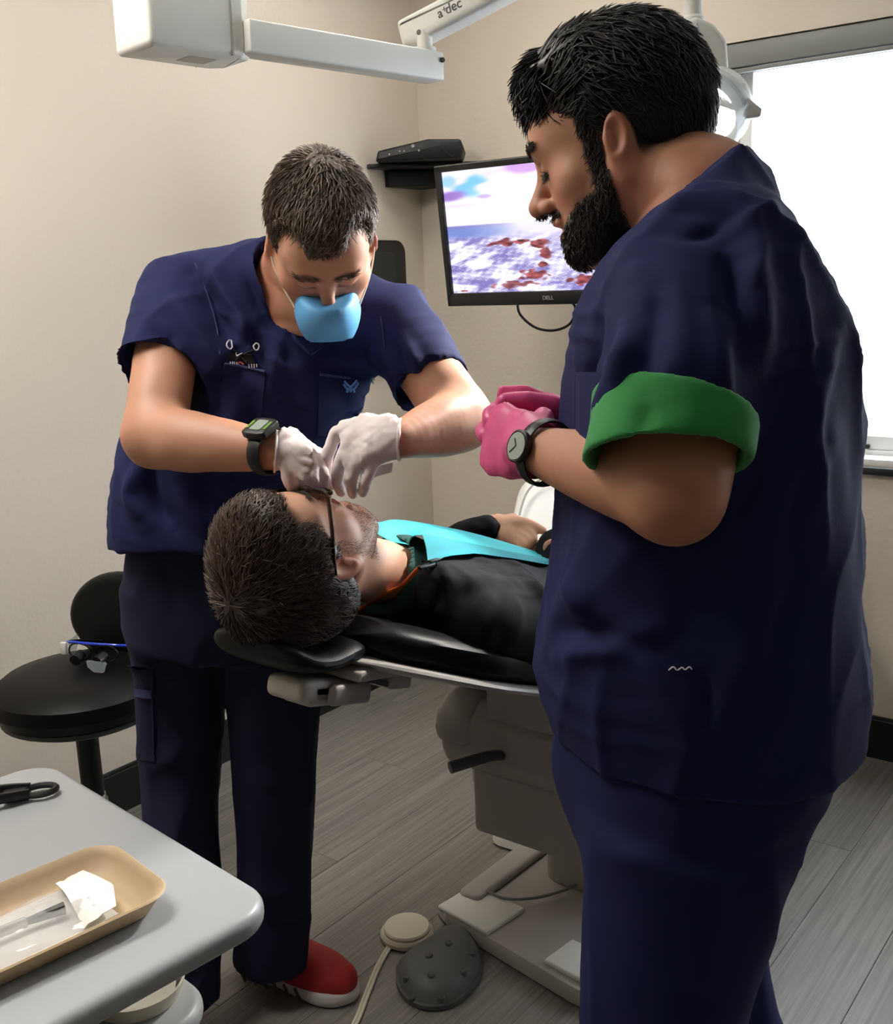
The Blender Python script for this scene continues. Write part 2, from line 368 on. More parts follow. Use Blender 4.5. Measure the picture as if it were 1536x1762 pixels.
bk = part('headrest_bracket', join(rbox((.075, .14, .034), .012, 4, (-1.055, 1.045, .905), RB), rbox((.065, .07, .040), .012, 4, (-1.05, 1.03, .905), RB)), 'grey_plastic', ch)
part('release_lever', rbox((.016, .085, .032), .009, 4, (-1.008, 1.065, .895), RB), 'warm_grey', bk)
p0, p1 = at(560, 1150, 1.60), at(672, 1178, 1.70)
part('headrest_bar', join(tube([p0, p1], .011, 4, sq=(1.2, .55)), tube([p0+[-.06, 0, .0], p1+[-.06, 0, .0]], .011, 4, sq=(1.2, .55))), 'dark_grey', ch, sharp=30)
part('bar_socket', rbox((.09, .05, .028), .004, 2, p1+[-.03, .012, .006], RB), 'warm_grey', ch)
part('back_bracket', prism(rpoly([(-.10, 0), (.12, 0), (.16, .16), (-.10, .20)], .015), .17, .006, 2, (CX-.08, 1.80, .505), np.stack([[0, 1, 0], [0, 0, 1], [1, 0, 0]], 1)), 'warm_grey', ch)
# lift casting running across the chair
prof = rpoly([(-.105, -.03), (-.085, -.075), (.10, -.075), (.13, .03), (.10, .085), (-.06, .085), (-.105, .05)], .035)
lc = part('lift_casting', prism(prof, .42, .03, 5, (-1.345, 1.79, .515), np.stack([[0, 1, 0], [0, 0, 1], [1, 0, 0]], 1)), 'warm_grey', ch, label='warm grey lift casting')
part('casting_cap', prism(rpoly([(-.112, -.01), (-.085, -.012), (.10, -.012), (.137, .03), (.107, .092), (-.06, .092), (-.112, .055)], .04), .11, .03, 5, (-1.352, 1.79, .515), np.stack([[0, 1, 0], [0, 0, 1], [1, 0, 0]], 1)), 'warm_grey', lc)
part('bolt', tube([at(873, 1312, 2.30), at(873, 1312, 2.225)], .009, 14), 'black_plastic', lc)
part('handle', join(tube(spline([at(880, 1306, 2.27), at(862, 1300, 2.21), at(838, 1302, 2.19), at(774, 1321, 2.16)], 5), np.r_[np.full(6, .010), np.linspace(.011, .0125, 10)], 12)), 'dark_grey', lc, label='dark grey lift handle')
part('lift_box', prism(rpoly([(-1.27, 1.705), (-.93, 1.705), (-.93, 2.05), (-1.24, 2.05)], [.02, .02, .05, .05]), .15, .008, 3, (0, 0, .30)), 'warm_grey', ch)
part('lift_tab', join(rbox((.03, .05, .07), .006, 2, (-1.275, 1.76, .43)), rbox((.02, .03, .03), .004, 2, (-1.28, 1.755, .385))), 'white_plastic', ch)
part('lift_column', prism(rpoly([(-1.27, 1.98), (-.99, 1.98), (-.99, 2.42), (-1.27, 2.42)], .05), .54, .01, 3, (0, 0, .04)), 'warm_grey', ch)
part('lift_arm', prism(rpoly([(1.86, .30), (2.06, .30), (2.3, .10), (2.1, .07)], .02), .2, .006, 2, (-1.23, 0, 0), np.stack([[0, 1, 0], [0, 0, 1], [1, 0, 0]], 1)), 'dark_grey', ch)
def tier(outline, zs, inset): 
    o = np.array(outline); c = o.mean(0); N = len(o); V = []; Fc = []
    for z, s in zip(zs, inset):
        d = o-c; L_ = np.linalg.norm(d, axis=1)[:, None]; V += [(*p, z) for p in (c+d*(1-s/L_))]
    for i in range(len(zs)-1):
        for k in range(N): Fc.append([i*N+k, i*N+(k+1) % N, (i+1)*N+(k+1) % N, (i+1)*N+k])
    Fc.append(list(range(N))[::-1]); Fc.append([(len(zs)-1)*N+k for k in range(N)]); return np.array(V), Fc
part('base_plate', tier(rpoly([(-1.395, 1.735), (-.94, 1.655), (-.87, 2.2), (-1.385, 2.3)], [.05, .06, .03, .03]), [.001, .008, .030, .040, .042], [.02, .0, .0, .008, .02]), 'warm_grey', ch)
part('base_foot', tier(rpoly([(-1.515, 2.09), (-.80, 2.20), (-.82, 2.545), (-1.515, 2.36)], [.05, .05, .06, .05]), [.001, .008, .034, .046, .048], [.02, .0, .0, .008, .02]), 'white_plastic', ch)
part('base_rim', prism(rpoly([(-1.392, 1.80), (-1.33, 1.80), (-1.31, 2.25), (-1.385, 2.25)], .02), .022, .01, 3, (0, 0, .04)), 'warm_grey', ch)
part('base_pad', rbox((.16, .13, .012), .005, 3, (-1.315, 1.79, .0452), rotm('Z', -8)), 'white_plastic', ch)
part('base_pad', rbox((.13, .10, .012), .005, 3, (-1.02, 1.745, .0452), rotm('Z', -8)), 'white_plastic', ch)

# ---- white equipment head beyond the patient
wc = at(1015, 902, 2.78)+np.array([-.13, .0, 0])
dh = thing('delivery_unit', 'white rounded equipment head standing beyond the patient\'s hands', 'equipment', (wc[0]-.05, wc[1]+.12, 0))
RT = frame(IN) @ rotm('X', 38)
part('head_cover', prism(rpoly([(-.13, -.13), (.2, -.13), (.2, .16), (-.06, .16)], [.05, .04, .06, .10], 8), .06, .022, 5, wc-np.array([0, 0, .03]), RT), 'lamp_white', dh)
part('trim_ring', tube(spline([wc+RT@np.array(q) for q in [(-.09, -.07, .062), (-.05, .05, .064), (.03, .11, .064), (.14, .12, .063)]], 6), .003, 6), 'grey_plastic', dh)
part('column', lathe([(.045, 0), (.045, .02), (.03, .03), (.03, wc[2]-.05)], 20, (wc[0]-.05, wc[1]+.12, 0)), 'white_plastic', dh)

# ---- dental light: ceiling post, box, rigid arm, sprung arm, lamp head
bx = at(318, 42, 2.05)
dl = thing('dental_light', 'white jointed overhead dental light with lettered arm', 'dental light', (bx[0], bx[1], bx[2]))
a0, a1 = at(404, 63, 2.06), at(757, 119, 2.42)
ax = (a1-a0)/np.linalg.norm(a1-a0); ay = np.cross(UZ, ax); ay /= np.linalg.norm(ay); az = np.cross(ax, ay); RA = np.stack([ax, ay, az], 1); La = np.linalg.norm(a1-a0)
hb = part('mount_box', prism(rpoly([(-.115, -.07), (.085, -.07), (.115, -.045), (.115, .045), (.085, .07), (-.115, .07)], [.012, .006, .006, .006, .006, .012]), .135, .012, 3, bx-az*.062, RA), 'white_plastic', dl)
part('box_seam', rbox((.0025, .1435, .13), 0, 1, bx+ax*.06+az*.005, RA), 'grey_plastic', hb)
part('box_label', rbox((.06, .05, .001), 0, 1, bx-az*.0625+ax*.02, RA), 'grey_plastic', hb)
part('ceiling_post', tube([bx+UZ*.05, (bx[0], bx[1], CEIL-.001)], .03, 24), 'white_plastic', dl)
part('rigid_arm', prism(rrect(La-.03, .06, .004), .062, .005, 3, (a0+a1)/2-az*.031, RA), 'white_plastic', dl)
part('arm_screw', tube([a1-ax*.022-ay*.029+az*.012, a1-ax*.022-ay*.0345+az*.012], .0055, 14), 'black_plastic', dl)
h0 = a1-ax*.045; h1 = at(726, 52, 2.40)
part('hinge_pin', join(tube([h0+az*.02, h0+az*.075], .017, 18), tube([h0+az*.028, h0+az*.04], .025, 18)), 'white_plastic', dl)
apex = at(1190, -190, 2.03); sx = (apex-h1)/np.linalg.norm(apex-h1); sy = np.cross(UZ, sx); sy /= np.linalg.norm(sy); sz = np.cross(sx, sy); RS = np.stack([sx, sy, sz], 1)
Ls = np.linalg.norm(apex-h1)
sa = part('sprung_arm', prism(rpoly([(-.045, -.030), (Ls-.02, -.026), (Ls, .0), (Ls-.02, .026), (-.005, .034), (-.045, .034)], [.02, .012, .01, .012, .03, .012]), .07, .016, 4, h1+sy*.035, np.stack([sx, sz, -sy], 1)), 'white_plastic', dl)
part('arm_bolt', tube([h1-sy*.034+sx*.012-sz*.016, h1-sy*.0375+sx*.012-sz*.016], .006, 14), 'screw', sa)
part('lettering', text_mesh('a dec', .030, h1+sx*.10-sy*.0357, np.stack([sx, sz, -sy], 1)), 'print_grey', sa, smooth=False)
part('lettering', text_mesh('+', .020, h1+sx*.087-sy*.0357+sz*.003, np.stack([sx, sz, -sy], 1)), 'cable_grey', sa, smooth=False)
pt = np.array([apex[0], apex[1], apex[2]]); pb = at(1190, 62, 2.0)
part('drop_post', join(tube([pt, (pb[0], pb[1], pt[2]-.02), pb], [.018, .018, .018], 20), lathe([(.012, 0), (.024, .0), (.024, .05), (.019, .055)], 20, pb-[0, 0, .02]), lathe([(.026, 0), (.03, .004), (.03, .05), (.026, .055)], 20, pt-[0, 0, .03])), 'white_plastic', dl)
# yoke and head
YR = np.stack([IR, UZ, -IN], 1)
def px2(c, pts, d): return [(((x-c[0])*d/FOC), -(y-c[1])*d/FOC) for x, y in pts]
yo = px2((1205, 95), [(1166, 48), (1190, 38), (1222, 52), (1243, 78), (1250, 152), (1222, 152), (1200, 150), (1168, 110)], 2.0)
yk = part('lamp_yoke', prism(rpoly(yo, [.012, .012, .02, .02, .008, .006, .01, .02]), .075, .014, 4, at(1205, 95, 2.0)+IN*.0375, YR), 'white_plastic', dl)
part('sticker', prism([(-.014, -.006), (.014, -.006), (.014, .006), (-.014, .006)], .0008, 0, 1, at(1185, 47, 1.956), YR), 'sticker_yellow', yk, smooth=False)
part('sticker', prism([(-.015, -.012), (.015, -.012), (.015, .012), (-.015, .012)], .0008, 0, 1, at(1186, 60, 1.956), YR), 'sticker_blue', yk, smooth=False)
hc = at(1232, 178, 2.0); tgt = np.array([-1.10, 1.16, 1.17]); ld = (tgt-hc)/np.linalg.norm(tgt-hc)
LR = frame(np.cross(ld, (0, 0, 1)), ld)          # columns: side, front, up = ld
lh = part('lamp_head', join(lathe([(.012, -.055), (.035, -.05), (.058, -.03), (.07, .0), (.072, .02), (.062, .026)], 32, hc, LR), rbox((.05, .13, .03), .012, 4, hc-ld*.01, LR)), 'lamp_white', dl)
part('lamp_lens', lathe([(.001, .021), (.056, .021), (.056, .0275), (.001, .0275)], 32, hc, LR), mat('lamp_lens', (1, 1, 1), .3, emit=(1, .97, .92), estr=14), lh)
part('clear_shield', lathe([(.074, .0), (.078, .01), (.078, .055), (.075, .055), (.075, .012)], 32, hc, LR), 'clear_lens', lh)
g0 = at(1240, 172, 1.99)
part('lamp_handle', prism(rpoly(px2((1270, 190), [(1228, 165), (1262, 168), (1285, 172), (1308, 190), (1306, 203), (1278, 206), (1262, 192), (1235, 182)], 1.98), .006), .03, .006, 3, at(1270, 190, 1.96)+IN*.015, YR), 'white_plastic', lh)
sp = bpy.data.lights.new('dental_lamp_beam', 'SPOT'); sp.energy = LAMP_W; sp.color = (1, .96, .90); sp.spot_size = math.radians(46); sp.spot_blend = .55; sp.shadow_soft_size = .05
so = bpy.data.objects.new('dental_lamp_beam', sp); COL.objects.link(so); so.parent = dl; so.location = tuple(hc+ld*.06-org(dl))
so.rotation_euler = Vector(tuple(-ld)).to_track_quat('Z', 'Y').to_euler()

# ---- monitor on a wall arm
MC = np.array([-1.615, 2.60, 1.605]); MW, MH = .70, .405
RM = rotm('Z', 2) @ np.stack([[1, 0, 0], [0, 0.98, -.14], [0, .14, .98]], 1).T      # columns x, y(into), z; screen faces -y and tips down
RM = rotm('Z', 1.5) @ np.array(Matrix.Rotation(math.radians(7), 3, 'X'))
mo = thing('monitor', 'black wall monitor showing a purple seaside picture', 'monitor', (MC[0], WALL_Y, MC[2]-.1))
def mloc(x, y, z): return MC+RM@np.array([x, y, z])
RMp = RM @ np.stack([[1, 0, 0], [0, 0, 1], [0, -1, 0]], 1)
part('casing', prism(rrect(MW, MH, .012), .034, .004, 2, mloc(0, .040, 0), RMp), 'black_plastic', mo)
bz = .02
part('bezel', join(rbox((MW, .012, .038), .003, 2, mloc(0, -.008, -MH/2+.019), RM), rbox((MW, .012, bz), .003, 2, mloc(0, -.008, MH/2-bz/2), RM), rbox((bz, .012, MH), .003, 2, mloc(-MW/2+bz/2, -.008, 0), RM), rbox((bz, .012, MH), .003, 2, mloc(MW/2-bz/2, -.008, 0), RM)), 'black_plastic', mo)
part('bezel_edge', tube([mloc(-MW/2+.004, -.0145, MH/2-.003), mloc(MW/2-.004, -.0145, MH/2-.003)], .0012, 6), 'cable_grey', mo)
part('lettering', text_mesh('DELL', .016, mloc(.0, -.0147, -MH/2+.019), RMp), 'print_silver', mo, smooth=False)
def screen():
    nx_, ny_ = 260, 150; sw, sh = MW-2*bz, MH-bz-.038
    u, v = np.meshgrid(np.linspace(0, 1, nx_), np.linspace(0, 1, ny_)); u = u.ravel(); v = v.ravel()          # v from the top
    def sn(x, y, s, k=0):
        r = np.random.default_rng(k); o = np.zeros_like(x)
        for i in range(9):
            a = r.uniform(0, 6.28); f = s*r.uniform(.6, 2.4); o += np.sin(x*f*math.cos(a)+y*f*math.sin(a)+r.uniform(0, 6.28)+1.3*np.sin(y*f*.7+i))/(1+.3*i)
        return o/3
    def mix(a, b, t): return a*(1-t[:, None])+np.array(b)*t[:, None]
    ss = lambda x, a, b: np.clip((x-a)/(b-a), 0, 1)**2*(3-2*np.clip((x-a)/(b-a), 0, 1))
    c = np.zeros((len(u), 3))+np.array([.93, .90, .97])
    cl = sn(u*1.5, v*2.2, 9, 1)
    c = mix(c, (.45, .74, .93), ss(np.exp(-(((u-.14)/.13)**2+((v-.13)/.12)**2)), .35, .8)*ss(cl, -.5, .4))
    c = mix(c, (.62, .80, .95), ss(np.exp(-(((u-.03)/.05)**2+((v-.08)/.06)**2)), .3, .8))
    c = mix(c, (.56, .42, .76), ss(np.exp(-(((u-.03)/.12)**2+((v-.20)/.06)**2))+.18*cl, .42, .85))
    c = mix(c, (.66, .52, .80), ss(np.exp(-(((u-.22)/.06)**2+((v-.22)/.025)**2))+.2*cl, .45, .9))
    c = mix(c, (.80, .62, .88), ss(np.exp(-(((u-.42)/.25)**2+((v-.03)/.07)**2))+.25*cl, .55, 1.0))
    c = mix(c, (.86, .70, .92), ss(np.exp(-(((u-.62)/.16)**2+((v-.17)/.09)**2))+.25*cl, .55, 1.0))
    c = mix(c, (.90, .76, .93), ss(np.exp(-(((u-.1)/.2)**2+((v-.28)/.02)**2)), .3, 1)*.7)
    glow = np.exp(-(((u-.44)/.28)**2+((v-.36)/.17)**2)); c = mix(c, (1, 1, 1), np.clip(glow*1.3, 0, 1))
    wv = .75*sn(u*2.6-v*1.2, v*6.5+u*2.5, 9, 3)+.5*sn(u*3-v*2.2, v*9+u*4.5, 22, 33); sea = ss(v, .435, .45)*(1-.8*np.clip(np.exp(-(((u-.5)/.22)**2+((v-.45)/.13)**2))*1.4, 0, 1))
    w2 = np.clip(.5+wv*.9, 0, 1); sc = mix(np.zeros_like(c)+np.array([.42, .38, .68]), (.98, .97, 1), w2*ss(v, .42, .62)+.12)
    sc = mix(sc, (.42, .52, .80), ss(-np.abs(v-.5), -.07, -.01)*(1-ss(u, .25, .42))*.8)
    c = c*(1-sea[:, None])+sc*sea[:, None]
    def rock(cx, cy, rx, ry, k, am=1.):
        t = np.exp(-(((u-cx)/rx)**2+((v-cy)/ry)**2))+.35*sn(u*2, v*2, 30, k); t = ss(t, .55, .8)*am
        tex = .5+.5*sn(u, v*1.5, 70, k+5); rc_ = np.array([.28, .12, .16])+np.clip(tex, 0, 1)[:, None]*np.array([.48, .26, .24])
        return t, rc_
    for a in ((.28, .60, .09, .035, 11), (.37, .60, .07, .03, 12), (.46, .62, .07, .05, 13), (.49, .70, .045, .06, 14), (.43, .87, .10, .06, 15), (.33, .94, .14, .04, 16, .9), (.48, .79, .035, .035, 17), (.70, .92, .16, .05, 18), (.62, .66, .08, .03, 20), (.05, .985, .05, .012, 19)):
        t, rc_ = rock(*a); c = c*(1-t[:, None])+rc_*t[:, None]
    c = np.clip(c, 0, 1); c = np.where(c <= .04045, c/12.92, ((c+.055)/1.055)**2.4)
    V = np.array([mloc(0, -.0035, 0)]*len(u)) + ((u-.5)*sw)[:, None]*RM[:, 0] + ((.5-v)*sh+.009)[:, None]*RM[:, 2]
    idx = np.arange(nx_*ny_).reshape(ny_, nx_); Fc = np.stack([idx[:-1, :-1], idx[1:, :-1], idx[1:, 1:], idx[:-1, 1:]], -1).reshape(-1, 4)
    m = bpy.data.materials.new('screen_picture'); m.use_nodes = True; nt = m.node_tree; b = nt.nodes['Principled BSDF']
    a = nt.nodes.new('ShaderNodeAttribute'); a.attribute_name = 'Col'; nt.links.new(a.outputs['Color'], b.inputs['Emission Color']); b.inputs['Emission Strength'].default_value = 1.25
    b.inputs['Base Color'].default_value = (.01, .01, .01, 1); b.inputs['Roughness'].default_value = .3
    mesh_obj('screen', V, Fc, m, mo, False, 'glowing seaside picture with rocks and purple clouds', cols=c)
screen()
part('wall_arm', join(rbox((.12, .02, .16), .004, 2, (MC[0]+.05, WALL_Y-.011, MC[2])), tube([(MC[0]+.05, WALL_Y-.02, MC[2]), (MC[0]+.02, MC[1]+.06, MC[2])], .022, 12), rbox((.12, .02, .12), .004, 2, mloc(.02, .05, 0), RM)), 'dark_grey', mo)
lp = [mloc(-.13, .03, -.19), mloc(-.125, .03, -.235), mloc(-.08, .035, -.275), mloc(-.02, .04, -.285), mloc(.035, .04, -.265), mloc(.055, .04, -.22), mloc(.03, .035, -.19)]
part('cable_loop', tube(spline(lp, 8), .004, 8), 'black_plastic', mo, label='black cable loop under the monitor')
part('cable_side', tube(spline([mloc(-.345, .03, -.03), mloc(-.362, .05, -.08), mloc(-.357, .05, -.13), mloc(-.34, .03, -.15)], 6), .003, 8), 'black_plastic', mo)
solo('wall_box', rbox((.09, .03, .05), .004, 2, (-1.98, WALL_Y-.0152, 1.905)), 'white_plastic', 'small white box on the wall just above the monitor', 'wall box')

# ---- corner shelf, console and box
SZ = 1.862; cx_, cy_ = WALL_X+.001, WALL_Y-.001
sh = thing('corner_shelf', 'black corner shelf high between the two walls', 'shelf', (cx_+.1, cy_-.1, SZ-.07))
out = [(cx_, cy_), (cx_, cy_-.295), (cx_+.02, cy_-.305), (cx_+.16, cy_-.19), (cx_+.315, cy_-.03), (cx_+.315, cy_)]
part('shelf_board', prism(out, .016, .003, 2, (0, 0, SZ)), 'black_plastic', sh)
part('apron', prism([(cx_, cy_), (cx_, cy_-.20), (cx_+.02, cy_-.205), (cx_+.205, cy_-.02), (cx_+.205, cy_)], .055, .002, 2, (0, 0, SZ-.0555)), 'black_plastic', sh)
cb = np.array([-2.335, 3.005, SZ+.0165]); RCb = rotm('Z', 33)
co = thing('console_box', 'slanted black console box lying on the corner shelf', 'console', cb)
part('body', prism(rpoly([(-.15, 0), (.14, 0), (.15, .03), (.14, .062), (.03, .066), (-.14, .035)], [.006, .01, .01, .012, .01, .01]), .14, .008, 3, cb+RCb@np.array([0, .07, 0])-[.02, 0.01, 0], RCb @ np.stack([[1, 0, 0], [0, 0, 1], [0, -1, 0]], 1)), 'black_plastic', co)
for i, (x, z, r) in enumerate(((-.02, .045, .006), (-.05, .03, .003), (-.065, .03, .003), (.0, .03, .004), (-.10, .022, .003))):
    q = cb+RCb@np.array([x-.0, -.072, z])-[.02, .01, 0]; part('port', tube([q, q+RCb@np.array([0, -.003, 0])], r, 10), 'chrome', co)
part('strap', tube(spline([cb+[.075, -.03, .04], cb+[.12, -.02, .005], cb+[.13, -.0, .0], cb+[.10, .02, .02]], 6), .0025, 6), 'black_plastic', co)

# ---- dark panel on the left wall behind the masked dentist
pn = thing('wall_screen', 'dark rounded screen on the wall behind the masked dentist', 'screen', (WALL_X, 2.82, 1.20))
RP = np.stack([[0, -1, 0], [0, 0, 1], [-1, 0, 0]], 1)*1.0
part('casing', prism(rrect(.46, .44, .045), .03, .008, 3, (WALL_X+.0305, 2.815, 1.405), np.stack([[0, 1, 0], [0, 0, 1], [-1, 0, 0]], 1)), 'black_plastic', pn)
part('glass_panel', prism(rrect(.37, .37, .02), .002, 0, 1, (WALL_X+.0328, 2.795, 1.40), np.stack([[0, 1, 0], [0, 0, 1], [-1, 0, 0]], 1)), mat('panel_glass', rgb(34, 40, 40), .18), pn)

# ---- stool with oval back
SC = at(140, 1186, 2.5); sx_, sy_, szz = SC
st = thing('operator_stool', 'black wheeled stool with oval backrest beside the wall', 'stool', (sx_, sy_, 0))
part('seat', lathe([(.02, -.045), (.15, -.045), (.19, -.035), (.205, -.01), (.2, .02), (.175, .04), (.12, .05), (.01, .052)], 48, SC), 'black_vinyl', st)
part('seat_pan', lathe([(.02, -.062), (.16, -.062), (.185, -.05), (.185, -.040), (.02, -.04)], 40, SC), 'dark_grey', st)
bc = at(222, 1062, 2.63); bd = np.array([SC[0]-bc[0], SC[1]-bc[1], 0]); bd /= np.linalg.norm(bd); BF = frame(bd)
oval = [(.175*math.cos(a)*(1-.10*math.sin(a)), .118*math.sin(a)) for a in np.linspace(0, 2*math.pi, 40, endpoint=False)]
part('backrest', prism(oval, .055, .024, 5, bc-BF[:, 1]*.02, np.stack([-BF[:, 0], BF[:, 2], BF[:, 1]], 1)), 'black_vinyl', st)
part('back_bracket', tube(spline([bc-BF[:, 1]*.018+[0, 0, -.03], bc-BF[:, 1]*.03+[0, 0, -.12], bc+BF[:, 1]*.02+[0, 0, -.22], SC+[-.05, .05, -.07]], 6), .014, 10, sq=(1.6, .5)), 'black_plastic', st)
part('gas_post', lathe([(.026, .30-szz), (.026, -.06)], 20, SC), 'black_plastic', st)
part('hub', lathe([(.03, .08), (.033, .09), (.033, .29), (.028, .30)], 20, (sx_, sy_, 0)), 'chrome', st)
for k in range(5):
    a = math.radians(72*k+18); e_ = np.array([sx_+.29*math.cos(a), sy_+.29*math.sin(a), .07])
    if e_[0] < WALL_X+.03: e_[0] = WALL_X+.04
    lg = part('leg', tube([(sx_, sy_, .12), (.5*(sx_+e_[0]), .5*(sy_+e_[1]), .105), e_], [.024, .02, .015], 10, sq=(1, .7)), 'chrome', st)
    ta = np.array([-math.sin(a), math.cos(a), 0])
    cs = part('caster', join(tube([e_+ta*.012+[0, 0, -.042], e_+ta*.026+[0, 0, -.042]], .027, 16), tube([e_-ta*.012+[0, 0, -.042], e_-ta*.026+[0, 0, -.042]], .027, 16), tube([e_, e_+[0, 0, -.045]], .009, 8)), 'white_plastic', lg)

# ---- magnifying glasses left on the stool
lo = SC+np.array([.015, .035, .0535]); lf = np.array([.35, -.94, 0]); LF = frame(lf)
def ll(x, y, z): return lo+LF@np.array([x, y, z])
lg_ = thing('loupes', 'blue framed magnifying glasses with clear side shields lying on stool seat', 'glasses', lo)
part('brow_bar', tube(spline([ll(-.085, -.02, .045), ll(-.06, .0, .052), ll(0, .01, .055), ll(.06, 0, .052), ll(.085, -.02, .045)], 6), .0035, 8), 'blue_metal', lg_)
for s in (-1, 1):
    th = np.linspace(0, 2*math.pi, 22, endpoint=False)
    part('lens_rim', tube([ll(s*.036+.03*math.cos(t), .008-.004*abs(math.cos(t)), .032+.021*math.sin(t)) for t in th], .0022, 6, closed=True), 'black_plastic', lg_)
    part('magnifier', tube([ll(s*.032, .006, .026), ll(s*.03, .034, .020)], [.012, .014], 16), 'black_plastic', lg_)
    part('temple', tube(spline([ll(s*.084, -.02, .045), ll(s*.088, -.07, .030), ll(s*.07, -.12, .012), ll(s*.055, -.14, .005)], 6), [.0035]*13+[.005]*6, 8), 'black_plastic', lg_)
    part('side_shield', prism(rpoly([(0, 0), (.045, .005), (.04, -.02), (.028, -.034), (.004, -.03)], .004), .0016, 0, 1, ll(s*.082, -.018, .046), np.stack([LF@np.array([s*.1, -1, 0]), [0, 0, 1], LF@np.array([1, s*.1, 0])], 1)), 'clear_lens', lg_)
part('front_shield', prism(rpoly([(-.025, 0), (.03, .002), (.028, -.014), (.012, -.026), (-.014, -.026)], .004), .0016, 0, 1, ll(-.045, .052, .029), np.stack([LF[:, 0], [0, 0, 1], LF[:, 1]], 1)), 'clear_lens', lg_)
part('battery_clip', rbox((.016, .01, .03), .003, 2, ll(.083, .0, .035), LF), 'white_plastic', lg_)

# ---- grey cart in the foreground
RC = rotm('Z', -6.5); TZ = .80; tc_ = np.array([-1.135, .50, 0])
ct = thing('supply_cart', 'light grey cart with rounded top in front of masked dentist', 'cart', tc_)
def cl_(x, y, z=0): return tc_+RC@np.array([x, y, 0])+np.array([0, 0, z])
part('cart_top', prism(rrect(.575, .54, .055, 10), .030, .012, 5, cl_(0, 0, TZ-.030), RC), 'cart_top', ct)
part('cabinet', prism(rrect(.40, .38, .03), .55, .006, 2, cl_(-.08, -.05, .09), RC), 'cart_body', ct)
for i in range(3):
    dr = part('drawer', rbox((.012, .35, .16), .004, 2, cl_(.127, -.05, .19+.18*i), RC), 'cart_body', ct)
    part('handle', rbox((.012, .12, .014), .004, 2, cl_(.137, -.05, .23+.18*i), RC), 'grey_plastic', dr)
part('neck', rbox((.3, .3, .125), .01, 2, cl_(-.08, -.05, .70), RC), 'cart_body', ct)
part('side_shelf', prism(rrect(.44, .42, .06, 8), .028, .012, 4, cl_(-.03, .03, .61), RC), 'cart_body', ct)
for sx2 in (-1, 1):
    for sy2 in (-1, 1):
        q = cl_(-.08+.15*sx2, -.05+.14*sy2, 0)
        part('caster', join(tube([q+RC@np.array([-.012, 0, 0])+[0, 0, .035], q+RC@np.array([.012, 0, 0])+[0, 0, .035]], .0345, 18), tube([q+[0, 0, .04], q+[0, 0, .095]], .011, 8)), 'dark_grey', ct)
dq = np.array([-1.015, .665, .6385])
solo('round_dish', lathe([(.02, 0), (.052, 0), (.057, .012), (.060, .022), (.057, .022), (.052, .012), (.001, .009)], 40, dq), 'cream_plastic', 'round cream dish on the shelf under the cart top', 'dish')
# tan instrument tray
TR = rotm('Z', -9); tq = np.array([-1.012, .47, TZ+.0005])
def tray():
    o = np.array(rrect(.165, .40, .035, 8)); N = len(o)
    lev = [(0, .022), (.003, .014), (.022, .004), (.026, 0), (.0275, .002), (.026, .005), (.020, .010), (.0055, .019), (.004, .028)]
    V = []; Fc = []
    for z, s in lev:
        k = np.array([(.0825-s)/.0825, (.20-s)/.20]); V += [(*(p*k), z) for p in o]
    for i in range(len(lev)-1):
        for k in range(N): Fc.append([i*N+k, i*N+(k+1) % N, (i+1)*N+(k+1) % N, (i+1)*N+k])
    Fc.append(list(range(N))[::-1]); Fc.append([(len(lev)-1)*N+k for k in range(N)])
    return np.array(V)@TR.T+tq, Fc
solo('instrument_tray', tray(), 'tan_tray', 'tan plastic tray on the grey cart', 'tray', sharp=50)
def pl_(x, y, z): return tq+TR@np.array([x, y, 0])+np.array([0, 0, z])
def sheet(fn, nu, nv, th=.0006):
    V = [fn(i/(nu-1), j/(nv-1)) for j in range(nv) for i in range(nu)]; V = np.array(V); n0 = len(V); idx = np.arange(n0).reshape(nv, nu)
    Q = np.stack([idx[:-1, :-1], idx[:-1, 1:], idx[1:, 1:], idx[1:, :-1]], -1).reshape(-1, 4)
    V2 = np.vstack([V, V-np.array([0, 0, th])]); Fc = Q.tolist()+(Q[:, ::-1]+n0).tolist()
    b = [*idx[0, :], *idx[1:, -1], *idx[-1, -2::-1], *idx[-2:0:-1, 0]]
    for a, c in zip(b, b[1:]+b[:1]): Fc.append([a, a+n0, c+n0, c])
    return V2, Fc
po_ = thing('sterile_pouch', 'clear and white peel pouch lying in the tan tray', 'pouch', pl_(0, 0, .006))
crk = lambda u, v: .0012*math.sin(5*u+4*v)*math.sin(9*v+2)+.0006*math.sin(17*v+5*u)
ck2 = lambda u, v: .0016*math.sin(14*u+9*v)*math.sin(23*v+3*u)+.0011*math.sin(31*v-17*u)*math.sin(22*u)
part('paper_back', sheet(lambda u, v: pl_(-.052+.104*u+.008*math.sin(2*v), -.19+.33*v, .0062+.010*v*v*(.3+.7*u)+crk(u, v)), 14, 40), 'paper_white', po_)
part('film', sheet(lambda u, v: pl_(-.052+.104*u+.008*math.sin(2*v), -.19+.315*v, .0090+.010*v*v*.9*(.3+.7*u)+.019*math.sin(math.pi*u)**.7*(1-.5*v)+ck2(u, v)), 44, 90, .0004), mat('film', (.6, .6, .6), .08, alpha=.24, spec=1.0), po_)
part('end_flap', sheet(lambda u, v: pl_(-.052+.106*u+.006, .108+(.028+.022*(1-abs(1.3*u-.75)))*v-.016*(u-.5), .019+.008*v*(.2+.8*u)+.006*math.sin(math.pi*u)*(1-.8*v)+crk(u, v)), 16, 8), 'paper_white', po_)
sg = thing('syringe', 'slim clear syringe sealed inside the white pouch', 'syringe', pl_(0, -.02, .008))
part('barrel', tube([pl_(-.012, -.12, .0175), pl_(.006, .06, .0200)], .006, 14), mat('syr', rgb(190, 190, 190), .2, alpha=.55), sg)
